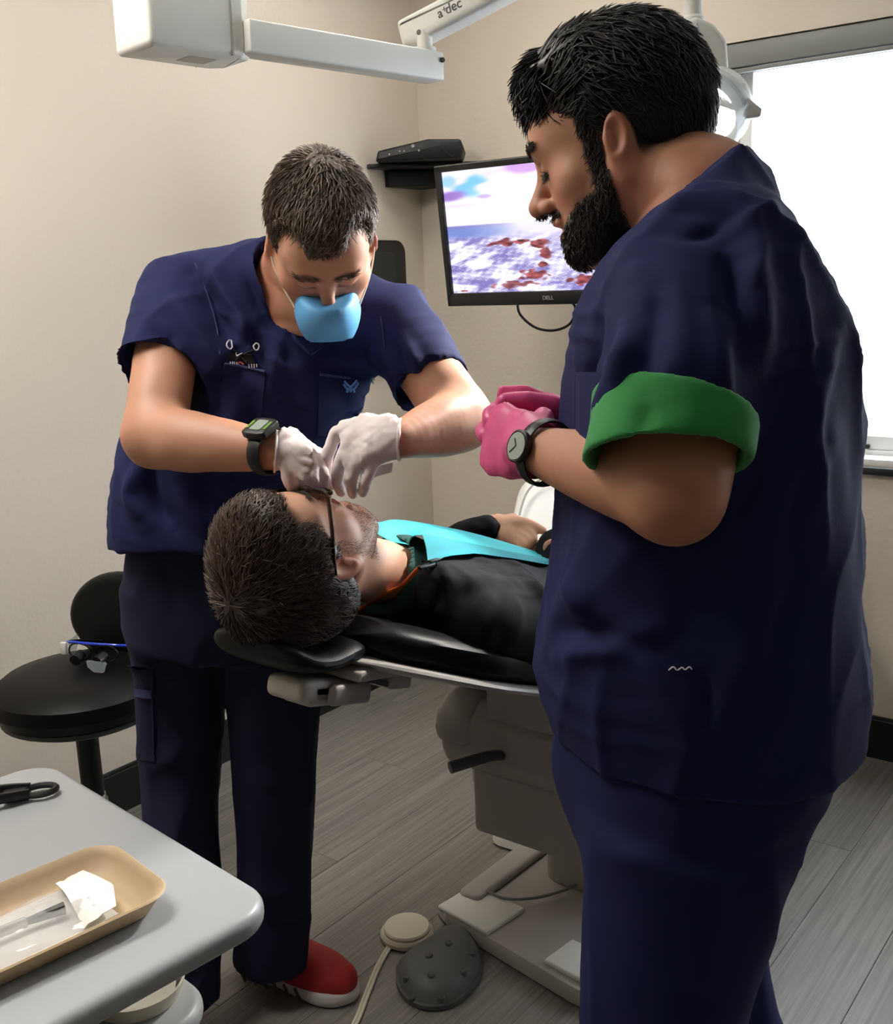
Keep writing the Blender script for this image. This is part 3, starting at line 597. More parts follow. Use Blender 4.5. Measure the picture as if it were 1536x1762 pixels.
part('plunger', tube([pl_(-.006, -.19, .0165), pl_(-.010, -.10, .0175)], .0035, 10), 'cable_grey', sg)
part('tip_cap', tube([pl_(.006, .06, .020), pl_(.013, .10, .021)], [.004, .007], 10), 'dark_grey', sg)
part('needle_cover', tube([pl_(.02, -.18, .0155), pl_(.022, .02, .0165)], .003, 8), 'grey_plastic', sg)
# black tongs at the far corner
t0 = np.array([-1.275, .745, TZ]); tdir = np.array([-.60, -.80, 0])
td = tdir/np.linalg.norm(tdir); tn = np.array([-td[1], td[0], 0])
def tg(a, b, z): return t0+td*a+tn*b+np.array([0, 0, z])
tn_ = thing('tongs', 'black plastic tongs with looped end on cart top', 'tongs', t0)
part('loop_end', tube([tg(.022-.022*math.cos(t), .015*math.sin(t), .008) for t in np.linspace(0, 2*math.pi, 26, endpoint=False)], .0045, 8, closed=True), 'black_plastic', tn_)
part('arm', tube(spline([tg(.035, .012, .010), tg(.08, .022, .014), tg(.2, .024, .014), tg(.30, .014, .008)], 6), .0065, 8, sq=(.8, 1.2)), 'black_plastic', tn_)
part('arm', tube(spline([tg(.035, -.012, .008), tg(.08, -.016, .010), tg(.2, -.02, .010), tg(.30, -.012, .008)], 6), .0065, 8, sq=(.8, 1.2)), 'black_plastic', tn_)
part('web', rbox((.03, .03, .007), .003, 2, tg(.055, .003, .009), np.stack([td, tn, UZ], 1)), 'black_plastic', tn_)

# ---- floor: round pedal, foot control, cords
def gz(x, y, z=0.):
    v = CR.T @ np.array([(x-768)/FOC, (y-881)/FOC, 1]); return CC+v*((z-CAMH)/v[2])
pd = gz(700, 1604, .012)
pc = np.array([pd[0], pd[1], 0.0])
fp = thing('round_foot_pedal', 'round cream foot pedal on the floor by the red shoe', 'foot pedal', pc)
part('pedal_base', lathe([(.056, .0008), (.061, .005), (.062, .014), (.058, .020), (.05, .021)], 48, pc), 'cream_plastic', fp)
part('pedal_disc', lathe([(.053, .018), (.054, .026), (.051, .030), (.001, .031)], 48, pc), 'cream_plastic', fp)
for s in (-1, 1):
    w = [gz(x, y, .005) for x, y in ((676, 1618), (652, 1660), (635, 1700), (620, 1740), (600, 1790), (572, 1900))]
    w = spline(w, 8); tg_ = np.gradient(w, axis=0); nn = np.stack([-tg_[:, 1], tg_[:, 0], 0*tg_[:, 0]], 1); nn /= np.linalg.norm(nn, axis=1)[:, None]
    part('cord', tube(w+nn*.0036*s, .0036, 8), 'cream_plastic', fp, label='flat twin cream cord')
fo = [gz(*q)[:2] for q in ((681, 1672), (683, 1702), (700, 1728), (735, 1742), (780, 1736), (812, 1708), (829, 1678), (826, 1645), (808, 1618), (775, 1612), (738, 1632), (704, 1652))]
fo = [tuple(p[:2]) for p in spline([(x, y, 0) for x, y in fo+fo[:1]], 4)][:-1]
fcx = np.mean(np.array(fo), 0)
fc = thing('foot_control', 'dark grey domed foot control with round rubber nubs on floor', 'foot control', (fcx[0], fcx[1], 0))
part('base_skirt', tier(fo, [.001, .004, .014, .016], [.004, 0, 0, .004]), 'dark_grey', fc)
fcv = part('cover', tier(fo, [.015, .030, .046, .054, .057], [.004, .010, .022, .038, .055]), 'foot_grey', fc, sharp=60)
FT = bvh_of(fcv)
for x, y in ((772, 1624), (738, 1645), (700, 1682), (742, 1678), (810, 1640), (796, 1672), (709, 1716), (758, 1716)):
    q = hit(FT, x, y, 0.)
    if q is not None: part('nub', lathe([(.0085, -.008), (.0085, .002), (.0065, .0042), (.002, .0032)], 16, q), 'dark_grey', fc)
cw = [gz(810, 1622, .03), gz(800, 1602, .012), gz(772, 1590, .006), gz(757, 1570, .006), gz(770, 1548, .008), gz(800, 1535, .03), gz(830, 1532, .056), gz(870, 1546, .058), gz(920, 1545, .058), gz(975, 1530, .058), gz(1040, 1500, .058)]
part('cable', tube(spline(cw, 8), .0036, 8), 'cable_grey', fc, label='grey cable')
print('furniture', round(time.time()-T0, 1))
# ------------------------------------------------------------------ implicit-surface modelling for bodies and clothes
f32 = np.float32
def v3(p): return np.asarray(p, f32)
def smin(a, b, k):
    h = np.maximum(k-np.abs(a-b), 0)/k; return np.minimum(a, b)-h*h*k*f32(.25)
class Sdf:
    def __init__(s): s.items = []                # (op, fn, centre, radius, k)
    def add(s, fn, c, r, k=.01, op='u'): s.items.append((op, fn, v3(c), r, f32(k))); return s
    def cap(s, a, b, ra, rb=None, k=.01, op='u'):                 # tapered capsule
        rb = ra if rb is None else rb; a, b = v3(a), v3(b); ab = b-a; L2 = float(ab@ab)+1e-12
        def fn(P):
            t = np.clip(((P-a)@ab)/f32(L2), 0, 1); q = P-a-t[:, None]*ab
            return np.sqrt(np.einsum('ij,ij->i', q, q))-(f32(ra)+f32(rb-ra)*t)
        return s.add(fn, (a+b)/2, math.sqrt(L2)/2+max(ra, rb), k, op)
    def chain(s, pts, rs, k=.01, op='u', kk=None):                # bent tapered limb, one smooth spine
        pts = [v3(p) for p in pts]; rs = [float(r) for r in rs]
        def fn(P):
            d = np.full(len(P), 9., f32)
            for a, b, ra, rb in zip(pts, pts[1:], rs, rs[1:]):
                ab = b-a; t = np.clip(((P-a)@ab)/f32(ab@ab+1e-12), 0, 1); q = P-a-t[:, None]*ab
                d = np.minimum(d, np.sqrt(np.einsum('ij,ij->i', q, q))-(f32(ra)+f32(rb-ra)*t))
            return d
        A = np.array(pts); c = (A.min(0)+A.max(0))/2
        return s.add(fn, c, float(np.linalg.norm(A-c, axis=1).max())+max(rs), k, op)
    def limb(s, pts, rs, k=.01, op='u', n=5):
        Q = spline(np.hstack([np.array(pts, float), np.array(rs, float)[:, None]]), n); return s.chain(Q[:, :3], Q[:, 3], k, op)
    def ell(s, c, r, R=None, k=.01, op='u'):
        c = v3(c); r = v3(r); Rm = np.eye(3, dtype=f32) if R is None else np.asarray(R, f32)
        def fn(P):
            q = (P-c)@Rm; k0 = np.sqrt(((q/r)**2).sum(1)); k1 = np.sqrt(((q/(r*r))**2).sum(1))+1e-9
            return k0*(k0-1)/k1
        return s.add(fn, c, float(r.max()), k, op)
    def box(s, c, h, R=None, rd=.005, k=.01, op='u'):
        c = v3(c); h = v3(h)-f32(rd); Rm = np.eye(3, dtype=f32) if R is None else np.asarray(R, f32)
        def fn(P):
            q = np.abs((P-c)@Rm)-h; return np.sqrt((np.maximum(q, 0)**2).sum(1))+np.minimum(q.max(1), 0)-f32(rd)
        return s.add(fn, c, float(np.linalg.norm(h))+rd, k, op)
    def loft(s, st, k=.02, op='u', kk=None, e=2.0, sub=4):       # stations: (centre, side vec, half side, half front)
        Q = spline(np.array([[*c, *v, a, b] for c, v, a, b in st], float), sub).astype(f32)
        segs = []
        for q0, q1 in zip(Q, Q[1:]):
            ab = q1[:3]-q0[:3]; L = float(np.linalg.norm(ab))
            if L < 1e-6: continue
            segs.append((q0, q1, ab/L, L, .03 if len(segs) else 0., .03))
        segs[-1] = (*segs[-1][:5], 0.)
        def fn(P):
            D = np.full(len(P), 9., f32)
            for q0, q1, ax, L, x0, x1 in segs:
                r0 = P-q0[:3]; t = (r0@ax)/f32(L); tc = np.clip(t, -x0/L, 1+x1/L).astype(f32); sd = q0[3:6]+(q1[3:6]-q0[3:6])*np.clip(tc, 0, 1)[:, None]; sd = sd-(sd@ax)[:, None]*ax; sd /= np.linalg.norm(sd, axis=1)[:, None]
                q = r0-(tc*f32(L))[:, None]*ax; x = np.einsum('ij,ij->i', q, sd); y = np.einsum('ij,ij->i', q, np.cross(ax, sd)); z = (t-tc)*f32(L)
                a = np.maximum(q0[6]+(q1[6]-q0[6])*tc, .004); b = np.maximum(q0[7]+(q1[7]-q0[7])*tc, .004); rr = np.sqrt(x*x+y*y)+1e-9
                n_ = np.sqrt((x/a)**2+(y/b)**2)+1e-9 if e == 2.0 else (np.abs(x/a)**e+np.abs(y/b)**e)**f32(1/e)+1e-9
                d = np.maximum(rr*(1-1/n_), -np.minimum(a, b))
                D = np.minimum(D, np.where(np.abs(z) < 1e-6, d, np.sqrt(np.maximum(d, 0)**2+z*z)))
            return D
        c = (Q[:, :3].min(0)+Q[:, :3].max(0))/2; R_ = float((np.linalg.norm(Q[:, :3]-c, axis=1)+np.maximum(Q[:, 6], Q[:, 7])).max())
        return s.add(fn, c, R_, k, op)
    def plane(s, p, n, k=.004):                                    # keep the side against the normal
        p, n = v3(p), v3(n)/np.linalg.norm(n); s.items.append(('i', lambda P: (P-p)@n.astype(f32), None, 0, f32(k))); return s
    def local(s, other, O, R, k=.01, rad=.3, op='u'):
        O = v3(O); R = np.asarray(R, f32); return s.add(lambda P: other((P-O)@R), O, rad, k, op)
    def __call__(s, P, margin=.06):
        P = np.asarray(P, f32); d = np.full(len(P), 9., f32)
        for op, fn, c, r, k in s.items:
            if c is None: 
                e = fn(P); d = -smin(-d, -e, k) if op == 'i' else d; continue
            q = P-c; m = np.einsum('ij,ij->i', q, q) < (r*1.05+margin+float(k))**2
            if not m.any(): continue
            e = fn(P[m])
            if op == 'u': d[m] = smin(d[m], e, k)
            elif op == 's': d[m] = -smin(-d[m], e, k)
            elif op == 'i2': d[m] = -smin(-d[m], -e, k)
        return d
def surface(fn, lo, hi, h, B=8, slack=1.5):
    lo = np.asarray(lo, float); n = np.ceil((np.asarray(hi, float)-lo)/h/B).astype(int)*B
    nb = n//B; bi = np.stack(np.meshgrid(*[np.arange(k) for k in nb], indexing='ij'), -1).reshape(-1, 3)
    bc_ = lo+(bi*B+(B-1)/2)*h; rad = B*h*.87
    dc = np.concatenate([fn(bc_[i:i+400000].astype(f32), margin=rad*slack+.03) for i in range(0, len(bc_), 400000)])
    G = np.empty(tuple(n), f32); Gb = G.reshape(nb[0], B, nb[1], B, nb[2], B)
    Gb[:] = np.where(dc > 0, 1., -1.).reshape(nb)[:, None, :, None, :, None]
    act = bi[np.abs(dc) < rad*slack]
    off = np.stack(np.meshgrid(*[np.arange(B)]*3, indexing='ij'), -1).reshape(-1, 3)
    step = max(1, 1500000//(B**3))
    for i in range(0, len(act), step):
        a = act[i:i+step]; P = (lo+((a[:, None, :]*B+off[None])*h)).reshape(-1, 3).astype(f32); d = fn(P, margin=.02).reshape(len(a), B, B, B)
        Gb[a[:, 0], :, a[:, 1], :, a[:, 2], :] = d
    S = G < 0
    c8 = [S[i:n[0]-1+i, j:n[1]-1+j, k:n[2]-1+k] for i in (0, 1) for j in (0, 1) for k in (0, 1)]
    cnt = np.zeros(c8[0].shape, np.int8)
    for c in c8: cnt += c
    ci = np.argwhere((cnt > 0) & (cnt < 8)); N = len(ci)
    if N == 0: return np.zeros((0, 3)), np.zeros((0, 4), int)
    idm = np.full(cnt.shape, -1, np.int32); idm[ci[:, 0], ci[:, 1], ci[:, 2]] = np.arange(N)
    g = np.stack([G[ci[:, 0]+i, ci[:, 1]+j, ci[:, 2]+k] for i in (0, 1) for j in (0, 1) for k in (0, 1)], 1)
    cor = np.array([(i, j, k) for i in (0, 1) for j in (0, 1) for k in (0, 1)], float)
    acc = np.zeros((N, 3)); w = np.zeros(N)
    for a in range(8):
        for b in range(a+1, 8):
            if np.abs(cor[a]-cor[b]).sum() != 1: continue
            m = (g[:, a] < 0) != (g[:, b] < 0); t = g[m, a]/(g[m, a]-g[m, b]); acc[m] += cor[a]+t[:, None]*(cor[b]-cor[a]); w[m] += 1
    V = lo+(ci+acc/w[:, None])*h; Q = []
    for ax_, (u, v) in enumerate(((1, 2), (2, 0), (0, 1))):
        sl0 = [slice(1, -1)]*3; sl1 = [slice(1, -1)]*3; sl0[ax_] = slice(0, -1); sl1[ax_] = slice(1, None)
        A, Bm = S[tuple(sl0)], S[tuple(sl1)]; e = np.argwhere(A != Bm)
        if len(e) == 0: continue
        flip = A[e[:, 0], e[:, 1], e[:, 2]]; p = e.copy()
        for q in range(3):
            if q != ax_: p[:, q] += 1
        du = np.zeros(3, int); du[u] = 1; dv = np.zeros(3, int); dv[v] = 1
        qd = np.stack([idm[tuple((p-x).T)] for x in (du+dv, dv, 0*du, du)], 1)
        qd[~flip] = qd[~flip][:, ::-1]; Q.append(qd[(qd >= 0).all(1)])
    return V, np.vstack(Q)
def normals(V, Fq):
    a = V[Fq[:, 2]]-V[Fq[:, 0]]; b = V[Fq[:, 3]]-V[Fq[:, 1]]; n = np.cross(a, b); N = np.zeros_like(V)
    for i in range(4): np.add.at(N, Fq[:, i], n)
    return N/(np.linalg.norm(N, axis=1)[:, None]+1e-12)
def relax(V, Fq, it=2, lam=.5):
    for _ in range(it):
        A = np.zeros_like(V); c = np.zeros(len(V))
        for i in range(4):
            j = (i+1) % 4; np.add.at(A, Fq[:, i], V[Fq[:, j]]); np.add.at(A, Fq[:, j], V[Fq[:, i]]); np.add.at(c, Fq[:, i], 1); np.add.at(c, Fq[:, j], 1)
        V = V*(1-lam)+lam*A/np.maximum(c, 1)[:, None]
    return V
def wob(P, s, k=0, n=6):                          # cheap smooth noise, about -1..1
    r = np.random.default_rng(k); o = np.zeros(len(P))
    for i in range(n):
        d = r.normal(size=3); d /= np.linalg.norm(d); f = s*r.uniform(.6, 1.8); o += np.sin(P@(d*f)+r.uniform(0, 6.28)+1.2*np.sin(P@(np.roll(d, 1)*f*.7)+i))
    return o/n*1.6
def ridged(P, s, k, an=(1, 1, 1)):                # sharp-crested cloth wrinkles, -0.3..0.7
    return (1-np.minimum(1, np.abs(wob(P*np.array(an), s, k, 4))*1.3))**2.2-.3
def seg_d(P, a, b):
    a, b = np.asarray(a, float), np.asarray(b, float); ab = b-a; t = np.clip(((P-a)@ab)/(ab@ab), 0, 1); return np.linalg.norm(P-a-t[:, None]*ab, axis=1), t
def folds(V, N, F, Q):                            # (survey points, amplitude, width): raised or sunk creases laid on the cloth, fading at the ends
    from mathutils.bvhtree import BVHTree
    T = BVHTree.FromPolygons(V.tolist(), Q.tolist()); o = np.zeros(len(V))
    for pts, am, w in F:
        X = spline(np.array([(*p, 0) for p in pts], float), 6)[:, :2] if len(pts) > 2 else np.linspace(pts[0], pts[1], 9); P = []
        for x, y in X:
            r = T.ray_cast(Vector(tuple(CC)), Vector(tuple(CR.T @ np.array([(x-768)/FOC, (y-881)/FOC, 1]))))
            if r[0] is not None: P.append(np.array(r[0]))
        if len(P) < 3: continue
        P = np.array(P); n = len(P)-1
        near = np.where(((V-P.mean(0))**2).sum(1) < (np.linalg.norm(P-P.mean(0), axis=1).max()+4*w)**2)[0]; Vn = V[near]; bd = np.full(len(near), 9.); tn = np.zeros(len(near))
        for i in range(n):
            if np.linalg.norm(P[i+1]-P[i]) < 1e-5: continue
            d, t = seg_d(Vn, P[i], P[i+1]); m = d < bd; bd[m] = d[m]; tn[m] = (i+t[m])/n
        o[near] += am*np.exp(-(bd/w)**2)*np.sin(np.clip(tn, .04, .96)*math.pi)**.6*((N[near]*(CC-Vn)).sum(1) > -.02)
    return V+N*o[:, None]
def ss(x, a, b): t = np.clip((x-a)/(b-a), 0, 1); return t*t*(3-2*t)
def mixc(c, d, t): return c*(1-t[:, None])+np.asarray(d)[None]*t[:, None]

mat('skin', rgb(208, 160, 130), .5, attr='Col', sss=.12, bump=(260, .12, .001))
mat('navy', rgb(31, 36, 78), .85, bump=(700, .3, .0012), noise=(14, .35, rgb(27, 32, 70)), spec=.25)
mat('navy_dark', rgb(35, 36, 60), .85, spec=.25, bump=(700, .25, .0012))
mat('thread', rgb(58, 64, 104), .8)
mat('jacket', rgb(13, 14, 20), .8, spec=.25, bump=(350, .2, .0015))
mat('jeans', rgb(20, 22, 32), .85, bump=(600, .3, .001))
mat('green_cloth', rgb(42, 142, 70), .85, sheen=.2, bump=(600, .3, .0012), noise=(20, .3, rgb(36, 126, 62)))
mat('green_shirt', rgb(30, 72, 66), .85, bump=(500, .2, .001))
mat('pink_glove', rgb(206, 78, 132), .42, sss=.1, bump=(120, .2, .0012))
mat('white_glove', rgb(226, 214, 214), .5, sss=.1, bump=(120, .22, .0012), noise=(30, .3, rgb(216, 200, 200)))
mat('hair', rgb(60, 50, 42), .42, attr='Col', spec=.6)
mat('mask_blue', rgb(96, 168, 222), .6, bump=(200, .12, .001))
mat('shoe_red', rgb(168, 30, 40), .6, bump=(420, .5, .002)); mat('sole_white', rgb(206, 200, 196), .6)
mat('tortoise', rgb(24, 17, 15), .25, noise=(160, .4, rgb(84, 54, 32)))
mat('watch_face', rgb(150, 160, 150), .25); mat('watch_green', rgb(110, 150, 50), .4); mat('steel', rgb(170, 172, 175), .25, metal=.9)
mat('lip', rgb(196, 116, 116), .4)
mat('thread_white', rgb(220, 220, 224), .7); mat('thread_blue', rgb(96, 140, 210), .7); mat('thread_pink', rgb(190, 90, 90), .7); mat('thread_black', rgb(8, 8, 10), .7)

# ---- a head in its own frame: x to the wearer's right, y forward, z up, origin mid-skull between the ears
def head_sdf(jaw=1.0, cheek=1.0, nose=1.0, brow=1.0, mouth=0.0, lip=0.0, chin=0.0):
    s = Sdf()
    s.ell((0, -.012, .030), (.076, .098, .088))
    s.ell((0, .030, -.012), (.065, .064, .088), k=.03)
    s.ell((0, .060, .028), (.056, .036, .046), k=.03)                     # forehead
    s.ell((0, .042, -.070), (.050*jaw, .046, .050), k=.03)               # muzzle
    for x in (-1, 1):
        s.cap((x*.060*jaw, -.004, -.052), (x*.030*jaw, .058, -.104-mouth), .020, .019, k=.03)     # jaw line
        s.ell((x*.046, .050, -.034), (.024*cheek, .024, .022), k=.025)     # cheek bones
    s.ell((0, .074+chin, -.104-mouth), (.024, .020, .018), k=.022)             # chin
    s.cap((-.034, .084, .014), (.034, .084, .014), .010*brow, k=.02)       # brow ridge
    for x in (-1, 1): s.ell((x*.031, .103, -.006), (.019, .016, .0125), k=.016, op='s')           # eye sockets
    for x in (-1, 1): s.ell((x*.031, .079, -.006), (.0155, .0135, .0125), k=.004)                 # closed or lowered lids
    s.chain([(0, .090, .004), (0, .103, -.020), (0, .1135*nose, -.040)], [.0085, .010, .0125], k=.012)   # nose
    s.ell((0, .1145*nose, -.043), (.013, .011, .010), k=.008)
    for x in (-1, 1):
        s.ell((x*.0145, .1015, -.046), (.0085, .011, .0085), k=.007)
        s.ell((x*.008, .106, -.0545), (.0045, .006, .004), k=.003, op='s')
    s.cap((-.019, .0885+lip, -.069), (.019, .0885+lip, -.069), .0058, k=.008); s.cap((-.008, .0945+lip, -.0675), (.008, .0945+lip, -.0675), .0058, k=.006)
    s.cap((-.017, .0875+lip*.7, -.0815-mouth), (.017, .0875+lip*.7, -.0815-mouth), .0062, k=.008); s.cap((-.008, .0915+lip*.7, -.0815-mouth), (.008, .0915+lip*.7, -.0815-mouth), .006, k=.006)
    s.cap((-.021, .100+lip, -.0745-mouth/2), (.021, .100+lip, -.0745-mouth/2), .0022+mouth*.55, k=.004, op='s')
    for x in (-1, 1):                                                      # ears
        R = rotm('Z', -x*24) @ rotm('X', 12)
        s.ell((x*.080, -.014, -.014), (.0105, .0185, .0315), R, k=.008)
        s.ell((x*.0905, -.010, -.012), (.008, .0105, .019), R, k=.006, op='s')
        s.cap((x*.0845, -.003, -.020), (x*.0845, -.002, -.010), .0045, k=.004)
        s.ell((x*.078, -.004, -.044), (.0065, .009, .010), k=.006)
    return s
def hair_sdf(th=.016, front=.072, top=.02, sides=.008, fz=.055, back_z=-.05):
    s = Sdf()
    s.ell((0, -.013, .034), (.077+sides, .099+th*.7, .088+th))
    s.ell((0, .030, .062), (.058+sides*.4, .056, .042+top*.6), k=.03)
    return s
SKIN_A = np.array(rgb(214, 160, 128)); SKIN_RED = np.array(rgb(196, 112, 92))
def face_cols(L, tone=1.0, hair=None, hmask=None, beard=None, bmask=None, lip=None):
    c = np.zeros((len(L), 3))+SKIN_A*tone
    x, y, z = np.abs(L[:, 0]), L[:, 1], L[:, 2]
    red = np.exp(-(((x-.045)/.02)**2+((y-.07)/.03)**2+((z+.04)/.02)**2))*.5+np.exp(-((x/.016)**2+((y-.112)/.014)**2+((z+.043)/.014)**2))*.55+ss(x, .076, .088)*.6
    c = mixc(c, SKIN_RED*tone, np.clip(red, 0, 1)*.7)
    lipm = np.exp(-((x/.020)**4+((y-.093)/.012)**4+((z+.075)/.011)**4)); c = mixc(c, np.array(lip if lip is not None else rgb(182, 100, 92))*tone, np.clip(lipm*1.3, 0, 1)*.8)
    if hair is not None:
        bz = .021+.004*np.sin((x-.012)/.032*3.1); br = np.exp(-(((z-bz)/.0042)**2+((x-.030)/.021)**4))*ss(y, .06, .08); c = mixc(c, hair, np.clip(br*1.2, 0, 1)*.85)
        lash = np.exp(-(((z+.0135)/.0019)**2+((x-.031)/.015)**4))*ss(y, .072, .082); c = mixc(c, np.array(rgb(40, 26, 22)), np.clip(lash*1.2, 0, 1)*.9)
        crs = np.exp(-(((z-.0035)/.0012)**2+((x-.031)/.013)**4))*ss(y, .072, .082); c = mixc(c, SKIN_RED*tone*.6, crs*.5)
    if beard is not None: c = mixc(c, beard, bmask(L))
    if hair is not None: c = mixc(c, hair, hmask(L))
    return c
def strands(fn, roots, dirs, length, lift, n=5, w=.0009, seed=1, jit=.35, col=(.05, .04, .03), colj=.35, spread=None, curl=0.):
    """tapered three-sided hairs that start at roots on the surface fn==0 and run along dirs, hugging it at a growing distance"""
    r = np.random.default_rng(seed); N = len(roots); e = 1e-3
    def grad(P):
        g = np.stack([fn((P+np.eye(3)[i]*e).astype(f32))-fn((P-np.eye(3)[i]*e).astype(f32)) for i in range(3)], 1); return g/(np.linalg.norm(g, axis=1)[:, None]+1e-9)
    P = roots.copy(); D = dirs+r.normal(size=(N, 3))*jit; ln = length*r.uniform(.65, 1.2, N) if np.isscalar(length) else length*r.uniform(.7, 1.15, N)
    lf = lift*r.uniform(.5, 1.6, N); pts = []; nrm = []; cv = r.normal(size=(N, 3))*curl
    for i in range(n):
        t = i/(n-1); g = grad(P); d = fn(P.astype(f32)); P = P-(d-(.0004+lf*t))[:, None]*g
        pts.append(P.copy()); nrm.append(g)
        Dt = D+cv*t; Dt = Dt-g*np.einsum('ij,ij->i', Dt, g)[:, None]*.9; Dt /= np.linalg.norm(Dt, axis=1)[:, None]+1e-9
        P = P+Dt*(ln/(n-1))[:, None]
    pts = np.array(pts); T = np.gradient(pts, axis=0); T /= np.linalg.norm(T, axis=2)[..., None]+1e-9; nrm = np.array(nrm); S_ = np.cross(T, nrm); S_ /= np.linalg.norm(S_, axis=2)[..., None]+1e-9
    wt = w*np.array([1, 1, .95, .75, .25, .1])[np.linspace(0, 4.6, n).astype(int)]
    ring = []
    for k in range(3):
        a = 2*math.pi*k/3; ring.append(pts+wt[:, None, None]*(math.cos(a)*S_+math.sin(a)*nrm))
    V = np.stack(ring, 2)                        # n, N, 3, 3
    V = V.transpose(1, 0, 2, 3).reshape(-1, 3); base = (np.arange(N)*n*3)[:, None, None]
    q = []
    for i in range(n-1):
        for k in range(3): q.append([i*3+k, i*3+(k+1) % 3, (i+1)*3+(k+1) % 3, (i+1)*3+k])
    Fq = (base+np.array(q)[None]).reshape(-1, 4)
    shade = r.uniform(1-colj, 1+colj, N)
    col = np.asarray(col); cc = (col if col.ndim == 2 else np.tile(col, (N, 1)))*shade[:, None]
    return V, Fq, np.repeat(np.clip(cc, 0, 1), n*3, 0)
def qjoin(parts):                                # (V, quads, cols) joined
    V = np.vstack([p[0] for p in parts]); o = np.cumsum([0]+[len(p[0]) for p in parts[:-1]]); Fq = np.vstack([p[1]+k for p, k in zip(parts, o)]); C = np.vstack([p[2] for p in parts]); return V, Fq, C
def sample(V, Fq, n, mask, seed=3):
    r = np.random.default_rng(seed); ok = mask(V[Fq].mean(1)); Fm = Fq[ok]; ar = np.linalg.norm(np.cross(V[Fm[:, 2]]-V[Fm[:, 0]], V[Fm[:, 3]]-V[Fm[:, 1]]), axis=1)
    i = r.choice(len(Fm), n, p=ar/ar.sum()); a = r.random((n, 1)); b = r.random((n, 1)); q = V[Fm[i]]; return q[:, 0]*(1-a)*(1-b)+q[:, 1]*a*(1-b)+q[:, 2]*a*b+q[:, 3]*(1-a)*b
def head_frame(front, up):                       # columns x (wearer's right), y front, z up
    f = np.array(front, float); f /= np.linalg.norm(f); u = np.array(up, float); u -= f*(u@f); u /= np.linalg.norm(u); return np.stack([np.cross(f, u), f, u], 1)

# ---- hands: palm frame (across towards the thumb side, along towards the fingers, back of the hand)
def hand(s, W, Rh, side, curl, scale=1.0, fat=1.0, spread=.0, thumb=None, k=.006):
    """W wrist, Rh columns (across to little-finger side * side, along fingers, out of the back of hand); curl: per finger three joint angles in degrees"""
    W = np.asarray(W, float); X = lambda x, y, z: W+Rh@(np.array([x*side, y, z])*scale)
    s.loft([(X(0, -.02, 0), Rh[:, 0], .029*scale*fat, .021*scale*fat), (X(0, .02, 0), Rh[:, 0], .034*scale*fat, .019*scale*fat), (X(0, .055, .002), Rh[:, 0], .041*scale*fat, .0155*scale*fat), (X(0, .085, .002), Rh[:, 0], .041*scale*fat, .012*scale*fat)], k=.012)
    fx = [-.030, -.0105, .0095, .0285]; fy = [.088, .094, .090, .080]; ln = [(.043, .026, .021), (.047, .030, .022), (.044, .028, .021), (.035, .021, .019)]
    tips = []
    for i in range(4):
        p = X(fx[i], fy[i]-.012, .0); a = 0; pts = [p]; sp = spread*(i-1.5)
        for j in range(3):
            a += math.radians(curl[i][j]); d = np.array([math.sin(sp)*side*math.cos(a), math.cos(a), -math.sin(a)]); p = p+Rh@(d*ln[i][j]*scale*(1.25 if j == 0 else 1)); pts.append(p)
        r = np.array([.0105, .0095, .0085, .0072])*scale*fat*(.86 if i == 3 else 1)
        s.limb(pts, r, k=k, n=3); tips.append(pts[-1])
    th = thumb if thumb is not None else [(-.026, .012, -.006), (-.048, .042, -.016), (-.052, .075, -.024), (-.044, .098, -.03)]
    tp = [X(*q) for q in th]; s.chain(tp, np.array([.016, .0135, .011, .0085])*scale*fat, k=.012)
    return tips

def brows(fn, Vs, Qs, LH, R, me, n, w, col, ln=.008):
    for sg_ in (-1, 1):
        e = sample(Vs, Qs, n, lambda C: (np.abs(LH(C)[:, 2]-.020) < .0055) & (np.abs(sg_*LH(C)[:, 0]-.03) < .02) & (LH(C)[:, 1] > .07), 7); k = np.zeros(len(e))
        V, Q, C = strands(fn, e, np.stack([k+sg_, k, k+.1], 1) @ R.T, ln, .0018, w=w, seed=6, jit=.25, col=col, colj=.3); mesh_obj('eyebrow', V, Q, 'hair', me, True, cols=C)

def lashes(fn, Vs, Qs, LH, R, me, n=60, col=(.01, .008, .007)):
    for sg_ in (-1, 1):
        e = sample(Vs, Qs, n, lambda C: (np.abs(LH(C)[:, 2]+.0145) < .0022) & (np.abs(sg_*LH(C)[:, 0]-.031) < .014) & (LH(C)[:, 1] > .078), 9); k = np.zeros(len(e))
        V, Q, C = strands(fn, e, np.stack([k+.3*sg_, k+1, k-.7], 1) @ R.T, .008, .005, w=.0004, seed=9, jit=.2, col=col, colj=.2); mesh_obj('eyelashes', V, Q, 'hair', me, True, cols=C)
# ------------------------------------------------------------------ people
def bounds(s, pad=.03):
    lo = np.full(3, 9.); hi = -lo
    for op, fn, c, r, k in s.items:
        if op == 'u' and c is not None: lo = np.minimum(lo, c-r); hi = np.maximum(hi, c+r)
    return lo-pad, hi+pad
def skin_mesh(parts): return qjoin(parts)
def cloth(name, s, h, m, parent, disp=None, fold=None, it=2, label=None, lo=None, hi=None):
    b0, b1 = bounds(s); V, Q = surface(s, b0 if lo is None else lo, b1 if hi is None else hi, h)
    V = relax(V, Q, it); N = normals(V, Q)
    if disp: V = V+N*disp(V)[:, None]
    if fold: V = folds(V, N, fold, Q)
    V = relax(V, Q, 1, .35)
    return mesh_obj(name, V, Q, m, parent, True, label)
def skin_cols(V, tone): 
    c = np.zeros((len(V), 3))+SKIN_A*tone; return mixc(c, SKIN_RED*tone, np.clip(wob(V, 35, 5)*.5+.3, 0, 1)*.25)
